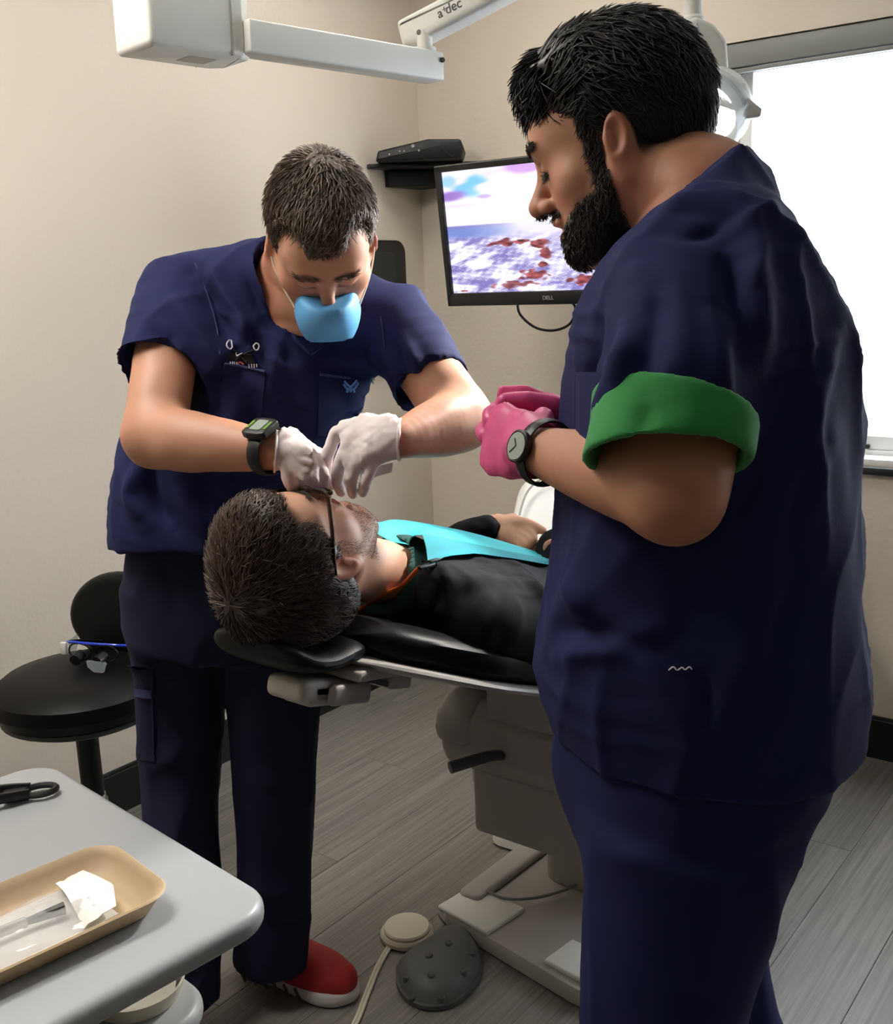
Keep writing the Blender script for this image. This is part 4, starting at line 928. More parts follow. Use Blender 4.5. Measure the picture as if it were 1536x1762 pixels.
def shoe(parent, heel, toe, wid=.05, col='shoe_red', sole='sole_white', h=.105, detail=True):
    heel = np.array([*heel, 0.]); toe = np.array([*toe, 0.]); ax = toe-heel; L = np.linalg.norm(ax); ax /= L; sd = np.array([ax[1], -ax[0], 0])
    P = lambda t, x, z: heel+ax*t*L+sd*x+np.array([0, 0, z])
    ol = [(.0, .0), (.02, .6), (.12, .8), (.35, .74), (.6, .92), (.78, 1.0), (.92, .78), (1.0, .25)]
    ol = [P(t, wid*x, 0)[:2] for t, x in ol]+[P(t, -wid*x, 0)[:2] for t, x in ol[::-1]]
    ol = [tuple(p[:2]) for p in spline([(*p, 0) for p in ol+ol[:1]], 4)][:-1]
    so_ = part('shoe_sole', tier(ol, [.002, .008, .026, .032], [.008, .0, .0, .006]), sole, parent, sharp=60)
    s = Sdf(); s.limb([P(.12, 0, .055), P(.4, 0, .05), P(.68, 0, .045), P(.86, 0, .040)], [wid*.82, wid*.86, wid*.95, wid*.74], k=.01)
    s.limb([P(.14, 0, .085), P(.33, 0, .085), P(.5, 0, .062)], [wid*.66, wid*.7, wid*.6], k=.03); s.plane(P(0, 0, .026), (0, 0, -1), .002)
    V, Q = surface(s, *bounds(s), .0045); V = relax(V, Q, 2); up = mesh_obj('shoe_upper', V, Q, col, parent, True)
    if detail:
        for i in range(5):
            t = .40+.07*i; z = .095-.055*(t-.35)
            part('lace', tube(spline([P(t, wid*.42, z-.004), P(t+.02, 0, z+.010), P(t, -wid*.42, z-.004)], 4), .0028, 6), 'shoe_red' if col == 'shoe_red' else 'black_plastic', up)
        for i in range(6):
            for sg_ in (-1, 1):
                t = .08+.10*i; part('sole_groove', tube([P(t, sg_*wid*.95, .03), P(t+.05, sg_*wid*1.0, .008)], .0035, 5), 'dark_grey', so_)
    return so_
def watch(parent, c, axis, face_n, r, band='black_plastic', digital=False, bw=.018):
    axis = np.array(axis, float); axis /= np.linalg.norm(axis); fn_ = np.array(face_n, float); fn_ -= axis*(fn_@axis); fn_ /= np.linalg.norm(fn_); sd = np.cross(axis, fn_); c = np.array(c, float)
    th = np.linspace(0, 2*math.pi, 36, endpoint=False)
    bd = part('watch_band', tube([c+(fn_*math.cos(t)*1.0+sd*math.sin(t)*1.08)*r for t in th], 1.0, 8, closed=True, sq=(.0026, bw/2), up=axis), band, parent, label='black watch band')
    Rw = np.stack([sd, axis, fn_], 1)
    if digital:
        part('watch_case', prism(rpoly([(-.018, -.022), (.018, -.022), (.022, -.01), (.022, .01), (.018, .022), (-.018, .022), (-.022, .01), (-.022, -.01)], .005), .012, .003, 3, c+fn_*(r-.001), Rw), 'black_plastic', bd)
        part('watch_display', prism(rrect(.026, .02, .003), .001, 0, 1, c+fn_*(r+.0112), Rw), 'watch_face', bd)
        for y in (-.016, .016): part('watch_accent', prism(rrect(.02, .004, .001), .001, 0, 1, c+fn_*(r+.0112)+axis*y, Rw), 'watch_green', bd)
    else:
        part('watch_case', lathe([(.001, 0), (.017, 0), (.0185, .003), (.0185, .007), (.0165, .0085), (.0155, .0078), (.001, .0078)], 32, c+fn_*(r-.001), Rw), 'black_plastic', bd)
        part('watch_dial', lathe([(.001, .0076), (.0152, .0076), (.0152, .0084), (.001, .0084)], 28, c+fn_*(r-.001), Rw), 'watch_face', bd)
        for a, l in ((.6, .009), (2.4, .012)):
            q = c+fn_*(r+.0078); e_ = q+(sd*math.cos(a)+axis*math.sin(a))*l; part('watch_hand', tube([q, e_], .0006, 5), 'black_plastic', bd)
    return bd

# ================================================================= bearded man standing in profile
def assistant():
    F = np.array([-.905, -.425, 0]); S = np.array([.425, -.905, 0])                # forward; towards his left, the side in view
    O = np.array([-.632, 1.1845, 1.6376]); R = head_frame((-.915, -.270, -.300), (-.29, -.075, .953))
    dd = lambda y: 1.215+(y-650)*.000147
    ctr = lambda xl, xr, y: at((xl+xr)/2, y, dd(y)); hw = lambda xl, xr, y: (xr-xl)/2*dd(y)/FOC
    foot = np.array([-.44, 1.17, 0])
    DARK = np.array(rgb(20, 17, 17)); BEARD = np.array(rgb(38, 28, 24))
    hm = lambda L: np.clip(ss(L[:, 2]-(.052+.10*np.maximum(0, .055-L[:, 1])*-1.1), -.006, .012)*ss(.11-L[:, 1]-.0, .0, .035) + ss(.012-L[:, 1], .0, .018)*ss(L[:, 2]+.040+.25*np.maximum(0, L[:, 1]+.05), -.012, .018), 0, 1)*(1-ss(np.abs(L[:, 0]), .0785, .082)*(np.abs(L[:, 2]+.02) < .06)*(np.abs(L[:, 1]+.012) < .04))
    def bm_(L):
        x, y, z = np.abs(L[:, 0]), L[:, 1], L[:, 2]
        low = ss(-z-.058-.55*np.maximum(0, y-.055)+.2*np.maximum(0, .045-y), -.006, .014)*ss(y, .002, .016)*ss(z, -.136, -.122)
        burn = ss(.034-y, 0, .012)*ss(y, .004, .012)*ss(x, .045, .055)*ss(-z+.055, 0, .02)*ss(z, -.13, -.1)
        mou = np.exp(-(((z+.058-.12*np.maximum(0, x-.01)*-1)/.006)**2+(x/.03)**4))*ss(y, .07, .085)
        lipc = np.exp(-((x/.024)**4+((z+.0815)/.0165)**4))*ss(y, .072, .082)
        return np.clip(np.maximum(np.maximum(low, burn), mou)*(1-lipc), 0, 1)
    hs = head_sdf(jaw=1.12, cheek=1.1, nose=1.02, brow=1.15, mouth=.007, lip=.005, chin=.004); LH = lambda P: (P-O)@R
    s = Sdf(); s.local(hs, O, R, rad=.16)
    nb = at(1212, 345, 1.205)
    s.limb([O+R@np.array([0, -.018, -.045]), (O+nb)/2+F*.0+np.array([0, 0, -.02]), nb, nb+np.array([0, 0, -.06])], [.058, .062, .070, .085], k=.03)
    s.ell(O+R@np.array([0, .046, -.106]), (.046, .036, .020), R, k=.03)        # full under-chin
    V, Q = surface(s, O-[.16, .17, .22], O+[.17, .16, .15], .0026)
    cols = face_cols(LH(V), np.array([.76, .72, .72]), DARK, hm, BEARD, bm_); parts = [(V, Q, cols)]
    # arms
    shL = at(1222, 480, 1.10); elL = at(1160, 848, 1.005); wrL = at(928, 776, 1.185); ua = elL-shL
    aL = Sdf(); aL.limb([shL, shL+ua*.5, shL+ua*.82, elL], [.050, .055, .053, .043], k=.02); aL.limb([elL, elL+(wrL-elL)*.28+np.array([0, 0, .004]), elL+(wrL-elL)*.65, wrL, wrL+(wrL-elL)*.04], [.043, .047, .037, .0265, .020], k=.025)
    aL.ell(elL+(shL-elL)*.0+np.array([0, 0, -.012]), (.036, .036, .03), k=.02)
    V, Q = surface(aL, *bounds(aL, .01), .005); V = relax(V, Q, 2); parts.append((V, Q, skin_cols(V, np.array([.73, .68, .68]))))
    shR = at(1185, 470, 1.42); elR = at(1130, 850, 1.47); wrR = at(1005, 748, 1.33)
    aR = Sdf(); aR.limb([shR, (shR+elR)/2, elR], [.06, .056, .042], k=.02); aR.limb([elR, elR+(wrR-elR)*.3, wrR], [.042, .044, .027], k=.025)
    V, Q = surface(aR, *bounds(aR, .01), .007); V = relax(V, Q, 2); parts.append((V, Q, skin_cols(V, np.array([.73, .68, .68]))))
    # trunk and legs under the clothes
    rows = [(1330, 985, 1395), (1235, 985, 1430), (1100, 975, 1445), (950, 985, 1445), (800, 990, 1440), (650, 1005, 1432), (530, 1030, 1415), (430, 1085, 1370), (365, 1150, 1320)]
    side = [.17, .185, .20, .20, .195, .195, .19, .15, .09]
    b = Sdf(); b.loft([(ctr(xl, xr, y), S, sd-.02, hw(xl, xr, y)-.018) for (y, xl, xr), sd in zip(rows, side)], sub=2)
    hip = ctr(990, 1390, 1360); legs = []
    for sg_, fwd in ((1, .03), (-1, -.02)):
        h0 = hip+S*.095*sg_+F*.0; kn = np.array([foot[0], foot[1], .52])+S*.105*sg_+F*(.075+fwd); an = np.array([foot[0], foot[1], .09])+S*.12*sg_+F*(fwd-.03)
        legs.append((h0, kn, an)); b.limb([h0, (h0+kn)/2, kn, (kn+an)/2+F*-.01, an], [.095, .082, .062, .056, .042], k=.04)
        b.limb([an, an+F*.06-[0, 0, .045], an+F*.16-[0, 0, .055]], [.04, .035, .025], k=.02)
    V, Q = surface(b, *bounds(b), .012); V = relax(V, Q, 1); parts.append((V, Q, skin_cols(V, np.array([.73, .68, .68]))))
    V, Q, Cc = skin_mesh(parts)
    me = mesh_obj('person', V, Q, 'skin', None, True, base=foot, cols=Cc); tag(me, 'bearded man in navy scrubs with pink gloves standing beside the chair', 'person')
    # hair: combed back shell plus strands
    hsd = Sdf(); hsd.ell((0, -.014, .040), (.083, .103, .094)); hsd.ell((0, .030, .085), (.066, .066, .040), k=.03); hsd.ell((0, -.055, .0), (.074, .05, .058), k=.04)
    hsd.ell((.0, .075, -.055), (.2, .085, .098), k=.012, op='s'); 
    for x in (-1, 1): hsd.ell((x*.095, -.014, -.020), (.03, .024, .036), k=.008, op='s')
    hsd.ell((0, .0, -.15), (.2, .16, .10), k=.02, op='s')
    hw_ = Sdf(); hw_.local(hsd, O, R, rad=.17); V, Q = surface(hw_, O-[.16, .16, .16], O+[.16, .16, .17], .004); V = relax(V, Q, 1); N = normals(V, Q); L = LH(V)
    V = V+N*(.0028*np.sin(L[:, 0]*260+6*np.sin(L[:, 1]*40)+L[:, 2]*60)*ss(L[:, 2], .02, .07)+.002*wob(L, 120, 4))[:, None]
    hp = [(V, Q, np.tile(DARK, (len(V), 1)))]
    rt = sample(V, Q, 5200, lambda C: hsd(LH(C).astype(f32)) < .02, 5); Lr = LH(rt)
    dl_ = np.stack([Lr[:, 0]*3, -.55-Lr[:, 1]*2, np.where(Lr[:, 1] > .02, .35, -.6)], 1); fr = Lr[:, 1] > .055; dl_[fr] = np.stack([.3*np.sign(Lr[fr, 0]), 0*Lr[fr, 0]+.25, -.7+0*Lr[fr, 0]], 1)
    low = Lr[:, 2] < .0; dl_[low] = np.array([0, -.25, -1.])
    hp.append(strands(hw_, rt, (dl_ @ R.T), np.where(Lr[:, 2] > .05, .040, .020), np.where(Lr[:, 2] > .05, .007, .0025), w=.0011, seed=2, jit=.22, col=DARK, colj=.5))
    ft = sample(V, Q, 700, lambda C: (LH(C)[:, 1] > .045) & (LH(C)[:, 2] > .05), 8)
    hp.append(strands(hw_, ft, np.tile(np.array([.0, .9, -.55]) @ R.T, (len(ft), 1)), .030, .010, w=.0012, seed=4, jit=.35, col=DARK, colj=.5))
    Vh, Qh, Ch = qjoin(hp); mesh_obj('hair', Vh, Qh, 'hair', me, True, 'short dark wet-combed hair', cols=Ch)
    Vs, Qs = parts[0][0], parts[0][1]
    rb = sample(Vs, Qs, 5200, lambda C: bm_(LH(C)) > .35, 6); Lb = LH(rb); db = np.stack([Lb[:, 0]*4, .25+0*Lb[:, 0], -1+0*Lb[:, 0]], 1) @ R.T; mz = (Lb[:, 2] > -.068) & (Lb[:, 1] > .07)
    Vb, Qb, Cb = strands(s, rb, db, np.where(mz, .005, .009), .0030, w=.0006, seed=5, jit=.4, col=BEARD, colj=.5); mesh_obj('beard', Vb, Qb, 'hair', me, True, 'full dark beard', cols=Cb)
    brows(s, Vs, Qs, LH, R, me, 210, .0006, DARK, .009); lashes(s, Vs, Qs, LH, R, me)
    # scrub top
    rows = [(1262, 966, 1460), (1180, 954, 1472), (1100, 946, 1468), (950, 958, 1462), (800, 962, 1452), (650, 976, 1442), (530, 1000, 1424), (430, 1058, 1378), (345, 1125, 1318), (290, 1170, 1292)]
    side = [.215, .22, .222, .215, .21, .212, .205, .165, .105, .08]
    tp = Sdf(); tp.loft([(ctr(xl, xr, y), S, sd, hw(xl, xr, y)) for (y, xl, xr), sd in zip(rows, side)], k=.02, sub=3, e=2.2)
    slv = [(at(1235, 440, 1.13), F, .078, .060), (at(1212, 520, 1.055), F, .073, .062), (at(1180, 620, 1.02), F, .070, .062), (at(1160, 715, 1.005), F, .070, .064)]
    tp.loft(slv, k=.05, sub=3)
    slr = [(at(1200, 440, 1.36), F, .075, .06), (at(1180, 540, 1.42), F, .072, .062), (at(1150, 690, 1.45), F, .074, .065)]
    tp.loft(slr, k=.05, sub=3)
    tp.cap(at(1228, 420, 1.12), at(1222, 360, 1.19), .055, .05, k=.06); tp.cap(at(1205, 425, 1.33), at(1222, 360, 1.19), .055, .05, k=.06)
    axs = (slv[-1][0]-slv[-2][0]); axs /= np.linalg.norm(axs)
    # neck opening, hem, sleeve ends
    A, B_ = at(1262, 262, 1.2), at(1085, 402, 1.2); lnv = B_-A; nrm = np.cross(lnv, S); nrm /= np.linalg.norm(nrm); nrm *= np.sign(nrm[2])
    tp.plane(A, nrm, .006)
    tp.limb([nb+(O-nb)*1.0, nb+(O-nb)*.45, nb+np.array([0, 0, -.012])+F*.004, nb+F*.03-[0, 0, .06]], [.066, .070, .074, .05], k=.006, op='s')
    hz = at(1155, 1256, 1.09); hz2 = at(1480, 1168, 1.30); hn = np.array([F[0]*.04, F[1]*.04, -1.]); tp.plane(ctr(968, 1478, 1246), hn, .004)
    tp.loft([(ctr(970, 1472, 1330), S, .198, .156), (ctr(970, 1472, 1236), S, .203, .158)], k=.004, op='s', sub=1)
    cutl = slv[-1][0]+axs*.0; 
    # ends of the sleeves
    for q, w_ in ((slv, .0), (slr, .0)):
        a_ = q[-1][0]-q[-2][0]; a_ /= np.linalg.norm(a_); e_ = q[-1][0]; tp.cap(e_+a_*.100, e_+a_*.14, .100, .100, k=.004, op='s'); tp.limb([e_-a_*.03, e_+a_*.08], [.053, .057], k=.004, op='s')
    fo_ = [(((1290, 380), (1310, 620)), .015, .018), (((1255, 430), (1270, 560)), -.015, .012), (((1180, 410), (1250, 385)), -.009, .008), (((1265, 395), (1340, 345)), .009, .008),
           (((1440, 560), (1300, 1000)), .015, .02), (((1400, 640), (1180, 1080)), -.015, .02), (((1430, 760), (1260, 1200)), .012, .018), (((1380, 700), (1330, 1190)), -.012, .02),
           (((960, 1085), (1130, 1110)), -.018, .014), (((960, 1130), (1140, 1085)), .015, .014), (((975, 990), (1010, 1060)), .015, .02), (((1075, 560), (1060, 680)), .012, .014), (((1130, 500), (1100, 660)), -.012, .015), (((1220, 520), (1240, 690)), .012, .015), (((1160, 480), (1190, 650)), .009, .016),
           (((1030, 520), (1010, 700)), -.012, .014), (((1210, 1170), (1215, 1250)), -.015, .008)]
    dsp = lambda V: .004*wob(V*np.array([1, 1, .40]), 24, 11)+.014*ridged(V, 11, 13, (1, 1, .5))+.006*ridged(V, 26, 14, (1, 1, .45))
    tpo = cloth('scrub_top', tp, .0055, 'navy', me, dsp, fo_, label='loose navy short-sleeved scrub top')
    part('chest_pocket', sheet(lambda u, v: at(984+60*u, 640+120*v, 0)*0+at(990+48*u, 640+125*v, 1.118-.09*u**.6), 8, 8, .002), 'navy', tpo)
    TA = bvh_of(tpo)
    for z_ in ([(1150, 1153), (1158, 1147), (1164, 1153)], [(1166, 1153), (1173, 1148), (1178, 1152)], [(1179, 1152), (1186, 1147), (1190, 1151)]): part('tag_stitch', stitch(TA, z_, .0008, .0015), 'thread_white', tpo)
    # folded green cuff
    ce = slv[-1][0]; ca = axs
    cf = Sdf(); cf.loft([(ce-ca*.040, F, .0800, .0720), (ce+ca*.0, F, .0790, .0710), (ce+ca*.062, F, .0775, .0695)], k=.01, sub=3); 
    tl = F*.22; cn = ca-tl*.9; cf.plane(ce+ca*.046, cn, .003); cf.plane(ce-ca*.010, -(ca+F*.05), .003)
    cf.loft([(ce-ca*.07, F, .0695, .0615), (ce+ca*.09, F, .0690, .061)], k=.003, op='s', sub=1)
    cloth('sleeve_cuff', cf, .0035, 'green_cloth', tpo, lambda V: .0025*wob(V, 45, 3), [(((1112, 690), (1104, 760)), -.005, .012), (((1180, 690), (1190, 780)), .003, .014)], label='turned up bright green sleeve cuff')
    # trousers
    tr = Sdf(); tr.loft([(ctr(968, 1430, 1180), S, .195, hw(968, 1440, 1180)*.94), (ctr(965, 1415, 1260), S, .20, hw(965, 1415, 1260)), (ctr(965, 1395, 1340), S, .195, hw(965, 1395, 1340)), (ctr(970, 1360, 1440), S, .185, hw(975, 1360, 1440)*.9)], k=.02, sub=3)
    for (h0, kn, an) in legs: tr.loft([(h0+F*.005, S, .108, .118), ((h0+kn)/2+F*.01, S, .105, .110), (kn+F*.0, S, .097, .100), ((kn+an)/2, S, .092, .095), (an+np.array([0, 0, .0]), S, .09, .098)], k=.03, sub=3)
    tr.plane((0, 0, .035), (0, 0, -1), .004)
    cloth('trousers', tr, .008, 'navy', me, lambda V: .004*wob(V*np.array([1, 1, .4]), 18, 21)+.012*ridged(V, 10, 23, (1, 1, .4))+.004*ridged(V, 24, 24, (1, 1, .5)), label='navy scrub trousers')
    for (h0, kn, an) in legs:
        hl = an-F*.07; shoe(me, hl[:2], (an+F*.215)[:2], .052, 'black_plastic', 'dark_grey', detail=False)
    # gloves
    al = (wrL-elL)/np.linalg.norm(wrL-elL); al = al*.75+(-IR*.22+IN*.5); al /= np.linalg.norm(al)
    bk_ = -IR*.62-IN*.72+UZ*.22; bk_ -= al*(bk_@al); bk_ /= np.linalg.norm(bk_); ac = np.cross(al, bk_); ac *= -np.sign(ac[2])
    wd0 = (wrL-elL)/np.linalg.norm(wrL-elL); gl = Sdf(); hand(gl, wrL+al*.012, np.stack([ac, al, bk_], 1), 1, [(62, 85, 50), (66, 88, 50), (70, 88, 50), (72, 88, 50)], .88, 1.12, thumb=[(-.024, .012, -.010), (-.040, .035, -.028), (-.032, .062, -.046), (-.012, .078, -.052)])
    gl.limb([wrL-al*.03, wrL+al*.02], [.0305, .031], k=.012); gl.plane(wrL-wd0*.004, -wd0, .002)
    cloth('glove', gl, .0028, 'pink_glove', me, lambda V: .0008*wob(V, 130, 5), label='pink glove on the near hand')
    wd = wd0; watch(me, wrL-wd*.010, wd, bk_+UZ*.05, .0335)
    ar = -IR*.93+IN*.15+UZ*.22; ar /= np.linalg.norm(ar); br_ = IN*.85+UZ*.45; br_ -= ar*(br_@ar); br_ /= np.linalg.norm(br_); cr_ = np.cross(ar, br_); cr_ *= -np.sign(cr_[2])
    gr = Sdf(); hand(gr, wrR+ar*.005, np.stack([cr_, ar, br_], 1), 1, [(55, 70, 40), (60, 80, 45), (65, 80, 45), (68, 80, 45)], 1.04, 1.08, thumb=[(-.024, .012, -.008), (-.044, .038, -.022), (-.050, .068, -.030), (-.047, .094, -.034)])
    gr.limb([wrR-ar*.05, wrR+ar*.02], [.031, .031], k=.012)
    cloth('glove', gr, .0032, 'pink_glove', me, label='pink glove on the far hand')
    return me
ASST = assistant(); print('assistant', round(time.time()-T0, 1))
def patch(tree, quad, nu=10, nv=10, off=.003, th=.002):     # a cloth patch sewn on a garment; quad = four survey points
    q = np.array(quad, float); last = [None]
    def fn(u, v):
        p = (q[0]*(1-u)+q[1]*u)*(1-v)+(q[3]*(1-u)+q[2]*u)*v; h_ = hit(tree, p[0], p[1], off)
        if h_ is None: h_ = last[0] if last[0] is not None else at(p[0], p[1], 1.8)
        last[0] = h_; return h_
    V = np.array([[fn(i/(nu-1), j/(nv-1)) for i in range(nu)] for j in range(nv)])
    for _ in range(2): V[1:-1, 1:-1] = .5*V[1:-1, 1:-1]+.125*(V[:-2, 1:-1]+V[2:, 1:-1]+V[1:-1, :-2]+V[1:-1, 2:])
    idx = np.arange(nu*nv).reshape(nv, nu); Q = np.stack([idx[:-1, :-1], idx[1:, :-1], idx[1:, 1:], idx[:-1, 1:]], -1).reshape(-1, 4); V = V.reshape(-1, 3); N = normals(V, Q)
    vw = CC-V.mean(0)
    if N.mean(0)@vw < 0: N = -N; Q = Q[:, ::-1]
    n0 = len(V); b = [*idx[0, :], *idx[1:, -1], *idx[-1, -2::-1], *idx[-2:0:-1, 0]]
    return np.vstack([V, V-N*th]), Q.tolist()+(Q[:, ::-1]+n0).tolist()+[[a, c, c+n0, a+n0] for a, c in zip(b, b[1:]+b[:1])]

# ================================================================= masked dentist leaning over the patient
def dentist():
    F = np.array([.64, -.77, 0]); Rt = np.array([-.77, -.64, 0]); Lf = -Rt
    O = np.array([-1.2098, 1.2749, 1.5534]); R = head_frame((.4691, -.4369, -.7675), (.5367, -.5491, .6406)); LH = lambda P: (P-O)@R
    nb = at(508, 470, 1.79); shR = at(302, 512, 1.85); shL = at(685, 566, 1.87); sv = (shL-shR)/np.linalg.norm(shL-shR)
    foot = np.array([-1.53, 1.25, 0]); HAIR = np.array(rgb(110, 94, 80)); GREY = np.array(rgb(150, 142, 134))
    def hm(L):
        x, y, z = np.abs(L[:, 0]), L[:, 1], L[:, 2]
        top = ss(z-(.064-.42*np.maximum(0, .088-y))-.9*np.maximum(0, x-.022)*ss(y, .03, .06), -.010, .016)
        back = ss(.004-y, 0, .012)*ss(z+.05, 0, .015); side = ss(.03-y, 0, .012)*ss(z-.0, -.015, .008)*ss(x, .05, .06)
        return np.clip(np.maximum(np.maximum(top, back), side), 0, 1)*(1-ss(x, .0795, .0825)*(np.abs(z+.02) < .05)*(np.abs(y+.012) < .035))
    hs = head_sdf(jaw=1.0, nose=1.0, brow=1.15); s = Sdf(); s.local(hs, O, R, rad=.16)
    s.limb([O+R@np.array([0, -.03, -.045]), (O+nb)/2, nb, nb+np.array([-.02, .02, -.06])], [.055, .056, .062, .085], k=.03)
    V, Q = surface(s, O-[.19, .17, .2], O+[.17, .19, .15], .0026); cols = face_cols(LH(V), np.array([.82, .80, .82]), HAIR*.8, hm)
    parts = [(V, Q, cols)]
    elR = at(264, 752, 1.70); wrR = at(474, 777, 1.57); elL = at(796, 722, 1.70); wrL = at(688, 757, 1.56)
    for sh_, el, wr, r0 in ((shR, elR, wrR, .05), (shL, elL, wrL, .05)):
        a = Sdf(); a.limb([sh_, sh_+(el-sh_)*.55, sh_+(el-sh_)*.85, el], [.052, .052, .050, .044], k=.02)
        a.limb([el, el+(wr-el)*.25, el+(wr-el)*.62, wr, wr+(wr-el)*.03], [.046, .050, .040, .0265, .016], k=.025)
        V, Q = surface(a, *bounds(a, .01), .0045); V = relax(V, Q, 2); V = V+normals(V, Q)*(.0012*wob(V, 60, 9))[:, None]; parts.append((V, Q, skin_cols(V, np.array([.80, .77, .77]))))
    spine = [(at(392, 1000, 2.02), Lf, .165, .115), (at(385, 930, 2.0), Lf, .17, .12), (at(388, 850, 1.97), Lf, .16, .115), (at(418, 730, 1.92), Lf, .165, .115), (at(462, 610, 1.88), sv, .17, .11), (at(492, 520, 1.84), sv, .13, .08)]
    b = Sdf(); b.loft([(c, v, a_-.02, f_-.02) for c, v, a_, f_ in spine], sub=2)
    lg = [(at(462, 1010, 2.03), np.array([-1.50, 1.352, .52]), np.array([-1.535, 1.345, .10])), (at(305, 1010, 2.05), np.array([-1.655, 1.235, .52]), np.array([-1.60, 1.16, .10]))]
    for h0, kn, an in lg: b.limb([h0, (h0+kn)/2, kn, (kn+an)/2, an], [.08, .072, .056, .05, .038], k=.04)
    V, Q = surface(b, *bounds(b), .012); V = relax(V, Q, 1); parts.append((V, Q, skin_cols(V, .95)))
    V, Q, Cc = skin_mesh(parts); me = mesh_obj('person', V, Q, 'skin', None, True, base=foot, cols=Cc)
    tag(me, 'masked dentist in navy scrubs and white gloves bending over patient\'s mouth', 'person')
    # hair
    hsd = Sdf(); hsd.ell((0, -.014, .034), (.083, .105, .095)); hsd.ell((0, .038, .074), (.052, .050, .034), k=.03); hsd.ell((0, -.05, -.01), (.073, .05, .06), k=.04)
    hsd.ell((.0, .098, -.030), (.2, .078, .094), k=.012, op='s'); hsd.ell((0, .03, -.14), (.2, .13, .10), k=.02, op='s')
    for x in (-1, 1): hsd.ell((x*.095, -.014, -.020), (.03, .024, .036), k=.008, op='s'); hsd.ell((x*.062, .082, .066), (.034, .052, .034), k=.015, op='s')
    hw_ = Sdf(); hw_.local(hsd, O, R, rad=.17); V, Q = surface(hw_, O-.17, O+.17, .004); V = relax(V, Q, 1); N = normals(V, Q); L = LH(V)
    V = V+N*(.0022*np.sin(L[:, 0]*240+5*np.sin(L[:, 1]*45)+L[:, 2]*80)+.0018*wob(L, 110, 4))[:, None]
    gm = lambda L: np.clip(ss(np.abs(L[:, 0]), .058, .078)*ss(.035-L[:, 2], 0, .04)*1.1+.25*ss(L[:, 2], .09, .13), 0, 1)
    hp = [(V, Q, mixc(np.tile(HAIR*.75, (len(V), 1)), GREY, gm(L)*.7))]
    rt = sample(V, Q, 6500, lambda C: C[:, 0] > -99, 5); Lr = LH(rt); crown = np.array([0, -.05, .12])
    dv = Lr-crown; dv[:, 1] += .015*np.sign(dv[:, 1]); dv /= np.linalg.norm(dv, axis=1)[:, None]+1e-6; dv[:, 0] += .35
    cc = mixc(np.tile(HAIR, (len(rt), 1)), GREY, np.clip(gm(Lr)+.12*(rng.random(len(rt)) < .12), 0, 1))
    hp.append(strands(hw_, rt, dv @ R.T, np.where(Lr[:, 2] > .06, .030, .016), np.where(Lr[:, 2] > .06, .006, .0025), w=.0010, seed=2, jit=.3, col=cc, colj=.45))
    Vs, Qs = parts[0][0], parts[0][1]; ft = sample(Vs, Qs, 600, lambda C: (hm(LH(C)) > .6) & (LH(C)[:, 1] > .03), 8); Lf_ = LH(ft)
    hp.append(strands(s, ft, np.stack([.35+0*Lf_[:, 0], .35+0*Lf_[:, 0], -.1+0*Lf_[:, 0]], 1) @ R.T, .015, .005, w=.0008, seed=4, jit=.4, col=HAIR, colj=.5))
    Vh, Qh, Ch = qjoin(hp); mesh_obj('hair', Vh, Qh, 'hair', me, True, 'short brown hair greying at the temples', cols=Ch)
    brows(s, Vs, Qs, LH, R, me, 90, .0003, HAIR*.5)
    # mask
    mk = Sdf(); mk.ell((0, .080, -.078), (.054, .066, .058), k=.01); mk.ell((0, .108, -.040), (.034, .036, .030), k=.03); mk.ell((0, .088, -.112), (.030, .045, .032), k=.03)
    msk = Sdf(); msk.local(mk, O, R, rad=.13); msk.plane(O+R@np.array([0, .074, -.06]), -R[:, 1]*.96-R[:, 2]*.28, .004); msk.plane(O+R@np.array([0, .1, -.030]), R[:, 2]*.94-R[:, 1]*.34, .004)
    Vm, Qm = surface(msk, O-.2, O+.2, .003); Vm = relax(Vm, Qm, 2); mo_ = mesh_obj('face_mask', Vm, Qm, 'mask_blue', me, True, 'pale blue cup face mask')
    X = lambda x, y, z: O+R@np.array([x, y, z])
    for sg_ in (-1, 1): part('mask_strap', tube(spline([X(sg_*.052, .088, -.062), X(sg_*.070, .050, -.048), X(sg_*.082, .012, -.030), X(sg_*.086, -.03, .0), X(sg_*.075, -.09, .03)], 6), .0016, 6), 'cream_plastic', mo_)
    part('nose_strip', tube(spline([X(-.026, .108, -.033), X(-.012, .126, -.031), X(.0, .133, -.031), X(.012, .126, -.031), X(.026, .108, -.033)], 5), .0022, 6, sq=(.5, 1)), 'cream_plastic', mo_)
    # undershirt
    us = Sdf(); us.loft([(c, v, a_-.004, f_-.004) for c, v, a_, f_ in spine[3:]], sub=3); us.cap(spine[-1][0], nb+np.array([-.01, .01, -.01]), .075, .062, k=.04)
    us.plane(nb+(O-nb)*.12, (O-nb)*1.0, .004); cloth('undershirt', us, .007, 'black_plastic' if False else 'thread_black', me, label='black undershirt')
    # scrub top
    tp = Sdf()
    tp.loft([(at(372, 952, 2.0), Lf, .198, .155), (at(372, 890, 1.985), Lf, .20, .155), (at(380, 820, 1.965), Lf, .192, .15), (at(418, 720, 1.92), Lf, .187, .142), (at(462, 610, 1.88), sv, .186, .132), (at(490, 530, 1.85), sv, .150, .10), (at(505, 470, 1.81), sv, .10, .075)], k=.02, sub=3, e=2.2)
    sR = [(at(318, 500, 1.86), Lf, .075, .07), (at(290, 560, 1.82), Lf, .074, .072), (at(266, 650, 1.765), Lf, .070, .072)]
    sL = [(at(672, 552, 1.88), sv, .072, .07), (at(716, 612, 1.82), sv, .070, .07), (at(752, 682, 1.765), sv, .068, .068)]
    tp.loft(sR, k=.06, sub=3); tp.loft(sL, k=.06, sub=3)
